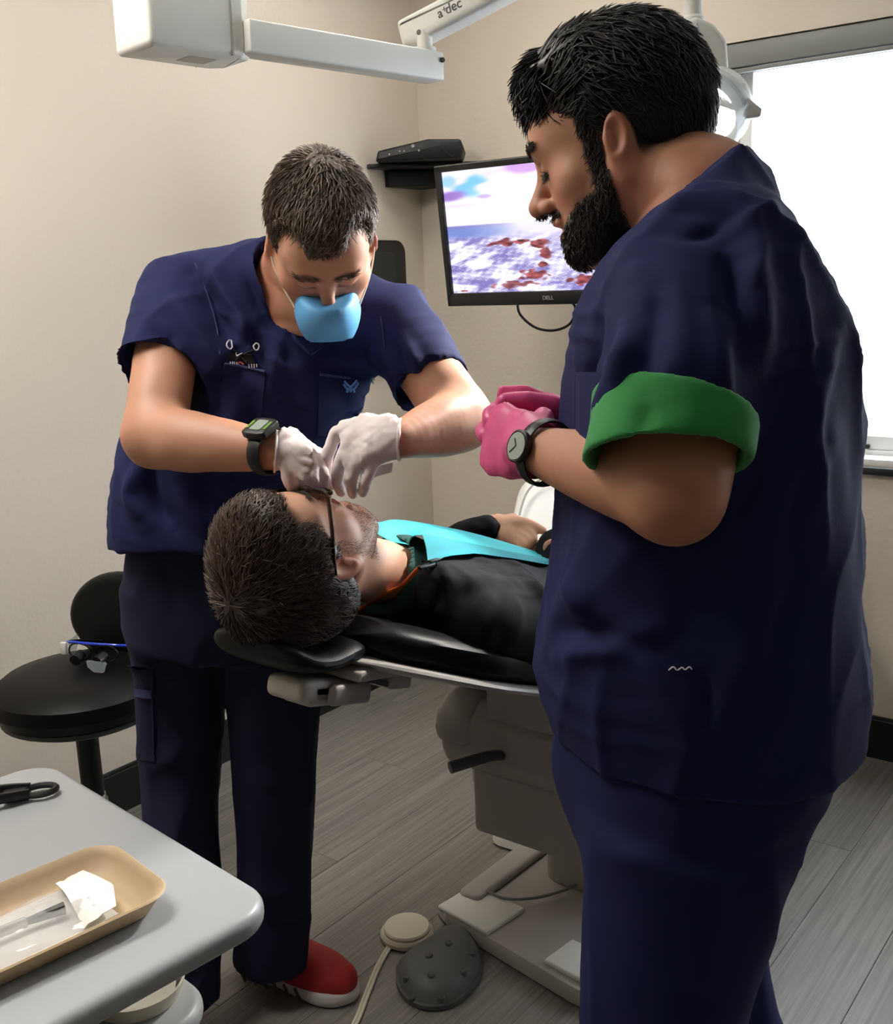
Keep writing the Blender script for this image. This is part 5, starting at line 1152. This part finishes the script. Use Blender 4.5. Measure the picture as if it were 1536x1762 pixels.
    tp.cap(at(330, 490, 1.86), nb, .058, .055, k=.05); tp.cap(at(655, 540, 1.88), nb, .058, .055, k=.05)
    for q in (sR, sL):
        a_ = q[-1][0]-q[-2][0]; a_ /= np.linalg.norm(a_); e_ = q[-1][0]; tp.cap(e_+a_*.055, e_+a_*.10, .10, .10, k=.004, op='s'); tp.limb([e_-a_*.03, e_+a_*.07], [.052, .058], k=.004, op='s')
    tp.limb([O, nb+(O-nb)*.5, nb+F*.01, nb+F*.02-[0, 0, .05]], [.075, .072, .068, .05], k=.006, op='s')         # neck opening
    vb = at(530, 618, 1.74); vt1, vt2 = at(455, 430, 1.76), at(600, 470, 1.76)
    tp.chain([nb+F*.08+[0, 0, .05], (nb+F*.10+vb)/2+F*.02, vb+F*.012], [.070, .056, .010], k=.005, op='s')
    tp.plane(at(372, 938, 2.0), np.array([0, 0, -1])+F*.15, .004)
    tp.loft([(at(372, 1000, 2.0), Lf, .178, .135), (at(372, 925, 1.99), Lf, .183, .138)], k=.004, op='s', sub=1)
    A = lambda x, y: (x, y)
    fo = [((A(330, 470), A(385, 560), A(420, 640)), -.020, .016), ((A(355, 450), A(410, 540), A(425, 600)), .017, .014), ((A(290, 500), A(350, 590), A(390, 650)), .014, .016), ((A(245, 560), A(320, 620), A(340, 690)), -.014, .014), ((A(225, 600), A(290, 650), A(320, 690)), .013, .012),
          ((A(410, 700), A(385, 760), A(350, 800)), .020, .018), ((A(440, 690), A(420, 760), A(400, 840)), -.017, .016), ((A(480, 560), A(470, 640), A(455, 700)), .009, .014), ((A(560, 600), A(590, 680), A(600, 740)), -.009, .016), ((A(640, 590), A(650, 650), A(640, 720)), .013, .015), ((A(660, 560), A(690, 640), A(690, 700)), -.017, .014),
          ((A(690, 580), A(720, 640), A(735, 700)), .012, .012), ((A(240, 800), A(225, 850), A(250, 900)), .017, .016), ((A(260, 800), A(265, 860), A(300, 910)), -.017, .014), ((A(300, 830), A(330, 880), A(380, 920)), .014, .018), ((A(500, 610), A(530, 680), A(545, 740)), .009, .02), ((A(420, 480), A(450, 540), A(500, 600)), -.009, .007), ((A(620, 540), A(580, 590), A(540, 620)), -.008, .007),
          ((A(560, 740), A(520, 760), A(480, 770)), .009, .02)]
    tpo = cloth('scrub_top', tp, .0052, 'navy', me, lambda V: .0035*wob(V*np.array([1, 1, .5]), 26, 31)+.010*ridged(V, 12, 33, (1, 1, .6))+.005*ridged(V, 28, 34, (1, 1, .55)), fo, label='navy v-neck scrub top')
    T = bvh_of(tpo)
    part('chest_pocket', patch(T, [(384, 628), (458, 640), (448, 745), (378, 735)], 12, 12), 'navy', tpo)
    pk = part('chest_pocket', patch(T, [(548, 646), (652, 656), (648, 760), (545, 748)], 12, 12), 'navy', tpo)
    for pts in (((548, 645), (600, 650), (652, 655)), ((384, 627), (420, 632), (458, 639))): part('pocket_hem', stitch(T, pts, .0022, .005), 'thread', tpo)
    em = [((590, 655), (596, 661), (600, 664)), ((609, 655), (604, 661), (600, 664)), ((588, 660), (594, 666), (600, 668), (606, 666), (612, 660)), ((596, 668), (594, 673)), ((604, 668), (606, 673)), ((600, 664), (600, 672))]
    for e_ in em: part('emblem', stitch(T, e_, .0022, .007), 'thread_blue', pk)
    part('pen_clip', stitch(T, ((636, 656), (636, 646), (640, 643), (643, 646), (643, 657)), .0013, .008), 'steel', tpo)
    # ring-handled clip and stitched badge above the other pocket
    for cx0, cy0 in ((393, 596), (440, 597)):
        part('clip_ring', stitch(T, [(cx0+5.5*math.cos(t), cy0+6.5*math.sin(t)) for t in np.linspace(0, 2*math.pi, 13)], .0012, .006), 'thread_white', tpo)
    part('clip_arm', stitch(T, ((396, 602), (412, 608), (428, 622)), .0016, .006), 'thread_black', tpo); part('clip_arm', stitch(T, ((437, 603), (420, 609), (404, 622)), .0016, .006), 'thread_black', tpo)
    part('badge', patch(T, [(396, 606), (434, 608), (440, 625), (388, 621)], 8, 6, .005, .001), 'thread_black', tpo)
    for pts in (((407, 608), (413, 612), (418, 609)), ((408, 613), (414, 611), (422, 605))): part('badge_stitch', stitch(T, pts, .0008, .008), 'thread_white', tpo)
    for i in range(5): part('badge_stitch', stitch(T, ((393+4*i, 624), (394+4*i, 629)), .0009, .006), 'thread_white', tpo)
    for i in range(4): part('badge_stitch', stitch(T, ((431+4*i, 626), (432+4*i, 632)), .0009, .006), 'thread_white', tpo)
    part('badge_stitch', stitch(T, ((406, 627), (414, 624), (423, 627)), .0014, .006), 'thread_pink', tpo)
    for pts in (((447, 424), (458, 470), (478, 530), (505, 580), (532, 612)), ((602, 520), (588, 560), (565, 590), (535, 614))): part('neck_band', stitch(T, pts, .0035, .001, 6), 'navy', tpo)
    for pts in (((335, 452), (355, 500), (372, 560), (378, 610)), ((655, 545), (662, 600), (655, 655))): part('seam', stitch(T, pts, .0011, .0005, 6), 'thread', tpo)
    # trousers
    tr = Sdf(); tr.loft([(at(385, 900, 1.995), Lf, .165, .125), (at(388, 960, 2.01), Lf, .178, .13), (at(388, 1040, 2.04), Lf, .182, .13), (at(385, 1110, 2.06), Lf, .17, .115)], k=.02, sub=3)
    for i, (h0, kn, an) in enumerate(lg): tr.loft([(h0, Lf, .095, .108), ((h0+kn)/2, Lf, .089, .098), (kn, Lf, .080, .088), ((kn+an)/2, Lf, .075, .084), (an+np.array([0, 0, .02]), Lf, .074, .082), (an-np.array([0, 0, .07]), Lf, .072, .080)], k=.03, sub=3)
    tr.plane((0, 0, .078), (0, 0, -1), .004)
    B = lambda x, y: (x, y)
    tf = [((B(240, 900), B(290, 930), B(350, 935)), .008, .012), ((B(250, 960), B(290, 1000), B(300, 1060)), -.008, .016), ((B(330, 970), B(370, 1010), B(400, 1050)), .008, .018), ((B(245, 1330), B(300, 1300), B(350, 1250)), .008, .018), ((B(420, 1500), B(470, 1540), B(540, 1500)), .010, .018), ((B(420, 1570), B(480, 1600), B(560, 1560)), -.010, .016), ((B(430, 1330), B(480, 1350), B(540, 1330)), .006, .02)]
    tro = cloth('trousers', tr, .0075, 'navy_dark', me, lambda V: .004*wob(V*np.array([1, 1, .5]), 20, 41)+.012*ridged(V, 12, 43, (1, 1, .5))+.0045*ridged(V, 26, 44, (1, 1, .6)), tf, label='dark navy cargo trousers')
    T2 = bvh_of(tro)
    part('cargo_pocket', patch(T2, [(222, 1150), (264, 1150), (268, 1310), (228, 1306)], 8, 14), 'navy_dark', tro); part('pocket_flap', patch(T2, [(219, 1145), (266, 1147), (267, 1198), (221, 1196)], 8, 6, .006), 'navy_dark', tro)
    part('loop', patch(T2, [(238, 1184), (264, 1185), (264, 1198), (238, 1197)], 5, 4, .009), 'thread', tro)
    hl_, to_ = gz(425, 1652, .015), gz(612, 1712, .015); shoe(me, hl_[:2], to_[:2], .054); shoe(me, (-1.69, 1.165), (-1.50, 1.00), .052)
    # gloves: palm, four fingers and thumb laid out joint by joint
    def glove(wr, el, palm, fingers, thumb, across, label, seed):
        g = Sdf(); pa = [at(*q) for q in palm]; g.loft([(wr-(pa[0]-wr)*.3, across, .030, .030), (wr+(pa[0]-wr)*.2, across, .031, .027)]+[(p, across, w, t) for p, w, t in zip(pa, (.037, .040), (.021, .015))], k=.01)
        for i, f in enumerate(fingers): P = [at(*q) for q in f]; g.limb(P, np.interp(np.linspace(0, 1, len(P)), [0, .5, 1], [.0105, .0098, .0078])*(.88 if i == 3 else 1), k=.0045, n=4)
        P = [at(*q) for q in thumb]; g.limb(P, np.linspace(.015, .009, len(P)), k=.01)
        ax_ = pa[0]-wr; ax_ /= np.linalg.norm(ax_); g.plane(wr-ax_*.002, -ax_, .002)
        o = cloth('glove', g, .0026, 'white_glove', me, lambda V: .0010*wob(V, 130, seed)+.0006*wob(V, 320, seed+1), it=1, label=label)
        th = np.linspace(0, 2*math.pi, 30, endpoint=False); u = across-ax_*(across@ax_); u /= np.linalg.norm(u); w_ = np.cross(ax_, u)
        part('rolled_cuff', tube([wr+(u*math.cos(t)*.0312+w_*math.sin(t)*.0305) for t in th], .0018, 6, closed=True), 'white_glove', o)
    wd = (wrR-elR)/np.linalg.norm(wrR-elR)
    ac = at(545, 800, 1.585)-at(492, 806, 1.555); ac /= np.linalg.norm(ac)
    glove(wrR, elR, [(506, 779, 1.575), (524, 790, 1.575)], [[(547, 797, 1.580), (555, 818, 1.585), (555, 832, 1.60), (552, 843, 1.615)], [(530, 796, 1.567), (538, 822, 1.570), (539, 836, 1.585), (536, 846, 1.60)], [(510, 799, 1.558), (516, 826, 1.560), (518, 838, 1.575), (517, 847, 1.59)], [(491, 803, 1.553), (496, 828, 1.556), (500, 838, 1.57), (502, 845, 1.58)]],
          [(505, 775, 1.60), (540, 800, 1.615), (556, 826, 1.62)], ac*.8+wd*.0+UZ*-.1, 'white glove beside the black watch', 5)
    ac = at(648, 797, 1.555)-at(580, 742, 1.58); ac /= np.linalg.norm(ac)
    glove(wrL, elL, [(652, 756, 1.562), (612, 764, 1.568)], [[(580, 744, 1.578), (562, 785, 1.585), (560, 815, 1.60), (565, 838, 1.615)], [(602, 754, 1.566), (583, 802, 1.572), (580, 827, 1.588), (586, 847, 1.605)], [(625, 772, 1.558), (607, 814, 1.562), (604, 834, 1.578), (607, 850, 1.592)], [(646, 790, 1.556), (631, 822, 1.556), (626, 838, 1.57), (625, 848, 1.582)]],
          [(648, 768, 1.60), (610, 800, 1.615), (588, 832, 1.62)], ac, 'white glove with fingers in the patient\'s mouth', 6)
    watch(me, wrR-wd*.013, wd, UZ*.9-IN*.5, .034, digital=True, bw=.024)
    return me
DENT = dentist(); print('dentist', round(time.time()-T0, 1))

# ================================================================= patient lying in the chair
def patient():
    O = np.array([-1.0977, 1.0643, 1.0807]); R = head_frame((-.1855, .2553, .9489), (-.0563, -.9668, .2491)); LH = lambda P: (P-O)@R
    HAIR = np.array(rgb(70, 54, 44)); BEARD = np.array(rgb(150, 112, 88)); base = np.array([CX, 1.9, .70]); X_ = np.array([1., 0, 0])
    def hm(L):
        x, y, z = np.abs(L[:, 0]), L[:, 1], L[:, 2]
        top = ss(z-(.062-.5*np.maximum(0, .085-y)), -.008, .014); back = ss(.002-y, 0, .012)*ss(z+.055, 0, .015); side = ss(.032-y, 0, .012)*ss(z+.005, -.01, .01)*ss(x, .05, .06)
        return np.clip(np.maximum(np.maximum(top, back), side), 0, 1)*(1-ss(x, .0795, .0825)*(np.abs(z+.02) < .05)*(np.abs(y+.012) < .035))
    def bm_(L):
        x, y, z = np.abs(L[:, 0]), L[:, 1], L[:, 2]
        low = ss(-z-.066-.3*np.maximum(0, y-.055), -.008, .016)*ss(y, .0, .015)*ss(z, -.15, -.13); burn = ss(.036-y, 0, .014)*ss(y, .004, .014)*ss(x, .045, .055)*ss(-z+.0, 0, .02)*ss(z, -.13, -.1)
        mou = np.exp(-(((z+.060)/.007)**2+(x/.028)**4))*ss(y, .07, .085); return np.clip(np.maximum(np.maximum(low, burn)*.5, mou*.4)*(1-np.exp(-((x/.02)**4+((z+.08)/.014)**4))*ss(y, .08, .088)), 0, 1)
    hs = head_sdf(jaw=1.0, mouth=.012); s = Sdf(); s.local(hs, O, R, rad=.17); nb = np.array([-1.115, 1.275, 1.015])
    s.limb([O+R@np.array([0, -.015, -.05]), (O+nb)/2+np.array([0, .0, .0]), nb, nb+[0, .06, -.01]], [.056, .054, .052, .050], k=.03)
    V, Q = surface(s, O-[.17, .17, .17], O+[.17, .26, .17], .0026); parts = [(V, Q, face_cols(LH(V), np.array([1.0, 1.06, 1.16]), HAIR, hm, BEARD, bm_, rgb(206, 112, 112)))]
    shR = np.array([-.945, 1.33, .935]); elR = np.array([-.885, 1.60, .840]); wrR = at(958, 944, 2.12); shL = np.array([-1.30, 1.33, .955]); elL = np.array([-1.415, 1.60, .855]); wrL = at(838, 912, 2.18)
    for a_, b_, c_ in ((shR, elR, wrR), (shL, elL, wrL)):
        a = Sdf(); a.limb([a_, (a_+b_)/2, b_], [.045, .044, .036], k=.02); a.limb([b_, b_+(c_-b_)*.3, c_], [.037, .038, .025], k=.02); V, Q = surface(a, *bounds(a, .01), .007); V = relax(V, Q, 1); parts.append((V, Q, skin_cols(V, 1.03)))
    # hands
    hl = Sdf(); ac = at(885, 930, 2.15)-at(892, 906, 2.175); ac /= np.linalg.norm(ac); hl.loft([(wrL-(at(866, 910, 2.175)-wrL)*.2, ac, .026, .024), (wrL+(at(866, 910, 2.175)-wrL)*.3, ac, .027, .021), (at(864, 912, 2.175), ac, .035, .019), (at(884, 917, 2.168), ac, .037, .014)], k=.01)
    for f in ([(890, 908, 2.17), (912, 917, 2.155), (918, 930, 2.145), (910, 938, 2.145)], [(890, 916, 2.163), (908, 928, 2.147), (910, 940, 2.14), (902, 945, 2.14)], [(886, 925, 2.157), (901, 936, 2.142), (900, 946, 2.137), (892, 949, 2.137)], [(881, 932, 2.153), (892, 941, 2.142), (889, 949, 2.137), (883, 950, 2.137)]): hl.limb([at(*q) for q in f], [.0105, .0098, .0088, .0078], k=.0045, n=4)
    hl.limb([at(862, 904, 2.18), at(890, 899, 2.172), at(912, 903, 2.165), at(934, 913, 2.155)], [.015, .0128, .011, .0085], k=.010)
    V, Q = surface(hl, *bounds(hl, .01), .0028); V = relax(V, Q, 1); parts.append((V, Q, skin_cols(V, np.array([1.05, 1.12, 1.2]))))
    hr_ = Sdf(); al2 = np.array([-.45, .85, -.2]); al2 /= np.linalg.norm(al2); b2 = np.array([.25, .1, .95]); b2 -= al2*(b2@al2); b2 /= np.linalg.norm(b2); hand(hr_, wrR+al2*.004, np.stack([np.cross(al2, b2), al2, b2], 1), 1, [(30, 35, 20)]*4, .96)
    V, Q = surface(hr_, *bounds(hr_, .01), .0035); V = relax(V, Q, 1); parts.append((V, Q, skin_cols(V, 1.03)))
    tor = [((-1.115, 1.27, .996), .10, .048), ((-1.12, 1.33, .977), .165, .055), ((-1.125, 1.42, .945), .185, .068), ((-1.13, 1.55, .898), .18, .074), ((-1.135, 1.70, .848), .17, .074), ((-1.14, 1.86, .792), .172, .078), ((-1.14, 2.0, .772), .17, .082)]
    b = Sdf(); b.loft([(c, X_, a_-.015, f_-.015) for c, a_, f_ in tor], sub=2); legs = []
    for sg_ in (-1, 1):
        P = [np.array([-1.14+.085*sg_, 1.98, .765]), np.array([-1.14+.10*sg_, 2.22, .775]), np.array([-1.14+.11*sg_, 2.42, .785]), np.array([-1.14+.11*sg_, 2.64, .685]), np.array([-1.14+.115*sg_, 2.84, .635])]; legs.append(P)
        b.limb(P, [.075, .068, .055, .048, .036], k=.03); b.limb([P[-1], P[-1]+[0, .03, .05], P[-1]+[.02*sg_, .06, .15]], [.036, .034, .024], k=.02)
    V, Q = surface(b, *bounds(b), .012); V = relax(V, Q, 1); parts.append((V, Q, skin_cols(V, 1.0)))
    V, Q, Cc = skin_mesh(parts); me = mesh_obj('person', V, Q, 'skin', None, True, base=base, cols=Cc); tag(me, 'patient with glasses lying in the chair, mouth open, teal bib on chest', 'person')
    # hair
    hsd = Sdf(); hsd.ell((0, -.016, .036), (.086, .110, .100)); hsd.ell((0, .030, .085), (.062, .058, .036), k=.03); hsd.ell((0, -.055, -.02), (.076, .052, .068), k=.04)
    hsd.ell((.0, .098, -.030), (.2, .074, .095), k=.012, op='s'); hsd.ell((0, .03, -.15), (.2, .13, .10), k=.02, op='s')
    for x in (-1, 1): hsd.ell((x*.098, -.012, -.022), (.03, .024, .036), k=.008, op='s'); hsd.ell((x*.066, .080, .055), (.026, .036, .026), k=.015, op='s')
    hw_ = Sdf(); hw_.local(hsd, O, R, rad=.17); V, Q = surface(hw_, O-.17, O+.17, .004); V = relax(V, Q, 1); N = normals(V, Q); L = LH(V)
    V = V+N*(.0022*np.sin(L[:, 0]*230+5*np.sin(L[:, 1]*45)+L[:, 2]*90)+.002*wob(L, 110, 4))[:, None]
    hp = [(V, Q, np.tile(HAIR*.6, (len(V), 1)))]; rt = sample(V, Q, 7500, lambda C: C[:, 0] > -99, 5); Lr = LH(rt); dv = Lr-np.array([0, -.06, .125]); dv /= np.linalg.norm(dv, axis=1)[:, None]+1e-6
    hp.append(strands(hw_, rt, dv @ R.T, np.where(Lr[:, 2] > .04, .028, .016), np.where(Lr[:, 2] > .04, .007, .003), w=.0010, seed=2, jit=.35, col=HAIR, colj=.5))
    Vh, Qh, Ch = qjoin(hp); mesh_obj('hair', Vh, Qh, 'hair', me, True, 'short thick dark brown hair', cols=Ch)
    Vs, Qs = parts[0][0], parts[0][1]; rb = sample(Vs, Qs, 3600, lambda C: bm_(LH(C)) > .2, 6); Lb = LH(rb)
    Vb, Qb, Cb = strands(s, rb, np.stack([Lb[:, 0]*4, .2+0*Lb[:, 0], -1+0*Lb[:, 0]], 1) @ R.T, .0022, .0009, w=.0002, seed=5, jit=.4, col=BEARD*.8, colj=.4); mesh_obj('beard', Vb, Qb, 'hair', me, True, 'short brown stubble', cols=Cb)
    X = lambda x, y, z: O+R@np.array([x, y, z])
    brows(s, Vs, Qs, LH, R, me, 180, .0004, HAIR)
    # eyeglasses
    gf = part('eyeglasses', join(*[tube([X(sg_*.034+.026*math.cos(t), .108-.010*abs(math.cos(t)) if sg_*math.cos(t) > 0 else .108, -.006+.019*math.sin(t)) for t in np.linspace(0, 2*math.pi, 26, endpoint=False)], .0034, 6, closed=True) for sg_ in (-1, 1)], tube([X(-.010, .110, .002), X(0, .113, .006), X(.010, .110, .002)], .0034, 6)), 'tortoise', me, label='dark tortoiseshell eyeglasses')
    for sg_ in (-1, 1):
        part('lens', prism([(.025*math.cos(t), .018*math.sin(t)) for t in np.linspace(0, 2*math.pi, 24, endpoint=False)], .0012, 0, 1, X(sg_*.034, .104, -.006), np.stack([R[:, 0], R[:, 2], R[:, 1]], 1)), 'clear_lens', gf)
        part('temple', tube(spline([X(sg_*.060, .100, .006), X(sg_*.074, .088, .008), X(sg_*.080, .040, .006), X(sg_*.084, .0, .008), X(sg_*.083, -.022, .004)], 6), .0036, 6, sq=(.7, 1.5)), 'tortoise', gf)
    # shirt, jacket, jeans
    sh_ = Sdf(); sh_.loft([(c, X_, a_-.006, f_-.006) for c, a_, f_ in tor[:4]], sub=2); sh_.cap(nb+[0, -.03, -.002], nb+[0, .05, -.016], .064, .066, k=.03); sh_.plane(nb+[0, -.022, .0], (0, -1, .12), .003); sh_.limb([O, nb+(O-nb)*.25, nb+[0, .01, 0]], [.07, .062, .055], k=.004, op='s')
    cloth('shirt', sh_, .005, 'green_shirt', me, label='dark green shirt collar')
    jk = Sdf(); jk.loft([(c, X_, a_+.008, f_+.008) for c, a_, f_ in tor[:6]], k=.02, sub=3, e=2.3)
    for a_, b_, c_ in ((shR, elR, wrR), (shL, elL, wrL)): jk.limb([a_, (a_+b_)/2, b_, b_+(c_-b_)*.35, b_+(c_-b_)*.8, c_], [.070, .066, .058, .054, .043, .036], k=.04)
    jk.cap(nb+[0, -.004, -.022], nb+[0, .05, -.034], .068, .068, k=.03); jk.plane(nb+[0, .002, 0], (0, -1, .25), .004); jk.limb([O, nb, nb+[0, .05, .03], nb+[0, .11, .075]], [.075, .0735, .060, .03], k=.005, op='s')
    D_ = lambda x, y: (x, y)
    jf = [((D_(870, 990), D_(850, 1060), D_(840, 1120)), -.007, .012), ((D_(900, 985), D_(930, 1020), D_(960, 1030)), .010, .016), ((D_(760, 1010), D_(850, 1000), D_(940, 1010)), .007, .02), ((D_(790, 900), D_(815, 905), D_(840, 915)), .006, .010)]
    jko = cloth('jacket', jk, .0055, 'jacket', me, lambda V: .003*wob(V, 30, 51)+.006*ridged(V, 14, 53)+.003*ridged(V, 34, 54), jf, label='black zip jacket')
    tr = Sdf(); tr.loft([((-1.14, 1.80, .805), X_, .17, .088), (tor[-2][0], X_, .18, .093), (tor[-1][0], X_, .178, .093), ((-1.14, 2.08, .77), X_, .17, .085)], k=.02, sub=2)
    for P in legs: tr.limb(P, [.092, .086, .074, .066, .058], k=.03)
    cloth('jeans', tr, .008, 'jeans', me, lambda V: .004*wob(V, 30, 61), label='dark jeans')
    for P, sg_ in zip(legs, (-1, 1)):
        q = Sdf(); e_ = P[-1]; q.limb([e_+[0, .015, -.01], e_+[.005*sg_, .045, .06], e_+[.02*sg_, .065, .15]], [.045, .046, .036], k=.02); V, Q = surface(q, *bounds(q), .005); mesh_obj('shoe', relax(V, Q, 2), Q, 'black_plastic', me)
    return me, jko
PAT, JACK = patient()
def bib():
    T = bvh_of(JACK)
    ys = [1.27, 1.33, 1.42, 1.55, 1.70, 1.86, 2.0]; TZ_ = [(.996, .10, .048), (.977, .165, .055), (.945, .185, .068), (.898, .18, .074), (.848, .17, .074), (.792, .172, .078), (.772, .17, .082)]
    def top(x, y):                               # upper side of the jacketed chest
        c, a, f = (np.interp(y, ys, [t[k] for t in TZ_]) for k in range(3)); q = abs(x+1.13)/(a+.012); return c+(f+.017)*math.sqrt(max(0, 1-q*q))
    o = thing('patient_bib', 'teal paper bib with orange neck cord spread on the patient\'s chest', 'bib', (-1.12, 1.5, .98))
    def shell(G, th=.0008):
        nv, nu = G.shape[:2]; idx = np.arange(nu*nv).reshape(nv, nu); Q = np.stack([idx[:-1, :-1], idx[:-1, 1:], idx[1:, 1:], idx[1:, :-1]], -1).reshape(-1, 4); V = G.reshape(-1, 3); N = normals(V, Q); n0 = len(V); b = [*idx[0, :], *idx[1:, -1], *idx[-1, -2::-1], *idx[-2:0:-1, 0]]
        return np.vstack([V, V-N*th]), Q.tolist()+(Q[:, ::-1]+n0).tolist()+[[a, c, c+n0, a+n0] for a, c in zip(b, b[1:]+b[:1])]
    # main sheet between the far edge and the raised crease, then the near flap falling from the crease
    def gx(x, y, X):
        v = CR.T @ np.array([(x-768)/FOC, (y-881)/FOC, 1]); return CC+v*(X/v[0])
    far = spline([gx(642, 907, -1.15), gx(690, 899, -1.20), gx(800, 918, -1.19), gx(900, 946, -1.13), gx(965, 967, -1.08)], 7); ridge = spline([gx(642, 920, -1.125), gx(698, 946, -1.085), gx(726, 925, -1.07), gx(880, 955, -1.07), gx(965, 970, -1.06)], 7)
    nu, nv = len(far), 18; G = np.zeros((nv, nu, 3))
    for j in range(nv):
        v = j/(nv-1)
        for i in range(nu):
            u = i/(nu-1); p = far[i]*(1-v)+ridge[i]*v+np.array([0, 0, .008*math.sin(math.pi*v)*(1-u)+.0028*math.sin(19*u+5*v)*math.sin(8*v)*(1-v)*v*3]); q_ = top(p[0], p[1])+.003
            p[2] = max(p[2], q_)+.004
            G[j, i] = p
    part('bib_sheet', shell(G), 'teal_lit', o, sharp=60)
    low = spline([gx(736, 985, -1.022), gx(815, 971, -1.03), gx(890, 970, -1.038), gx(965, 981, -1.042)], 6); k0_ = 14; n2 = 9; nl = len(low); H = np.zeros((n2, nl, 3)); rg = np.array([ridge[k0_+min(i*(nu-1-k0_)//(nl-1), nu-1-k0_)] for i in range(nl)]); rg = np.stack([np.interp(np.linspace(0, nu-1-k0_, nl), np.arange(nu-k0_), ridge[k0_:, c]) for c in range(3)], 1)
    for j in range(n2):
        t = j/(n2-1)
        for i in range(nl): H[j, i] = rg[i]*(1-t)+low[i]*t+np.array([.003, 0, .004])*math.sin(math.pi*t)+np.array([0, 0, .0052]); H[j, i, 2] = max(H[j, i, 2], top(H[j, i, 0], H[j, i, 1])+.004)
    part('bib_flap', shell(H), 'teal_shaded', o, label='folded near flap of the bib', sharp=60)
    c0 = H[-1, 0]+np.array([.002, .010, .006]); c1 = c0+np.array([.004, -.040, .004])
    cl = part('clip', join(rbox((.011, .045, .006), .002, 2, (c0+c1)/2, frame(c0-c1)), rbox((.009, .03, .004), .0015, 2, (c0*1.1-c1*.1)+[0, 0, .006], frame(c0-c1))), 'black_plastic', o, label='black bib clip')
    TB = bvh_of(PAT); pts = [c1]; dv = (c1-CC)@CR[2]
    for x, y in ((690, 1008), (660, 1022), (632, 1040), (608, 1056), (592, 1070)):
        hs_ = [h for h in (hit(T, x, y, .004), hit(TB, x, y, .004)) if h is not None]
        dn = min([(h-CC)@CR[2] for h in hs_]) if hs_ else dv
        dv = min(max(dn, dv-.02), dv+.02); pts.append(at(x, y, dv))
    part('cord', tube(spline(pts, 8), .0038, 8), 'orange_cord', o, label='orange neck cord')
sl = [at(676, 796, 1.60), at(674, 812, 1.60), at(622, 829, 1.585), at(618, 812, 1.585)]
solo('paper_slip', sheet(lambda u, v: (sl[0]*(1-u)+sl[3]*u)*(1-v)+(sl[1]*(1-u)+sl[2]*u)*v+np.array([0, 0, .001*math.sin(3*u)]), 8, 5, .0006), 'paper_white', 'small white paper slip held under the dentist\'s left glove', 'paper')
bib(); print('patient', round(time.time()-T0, 1))
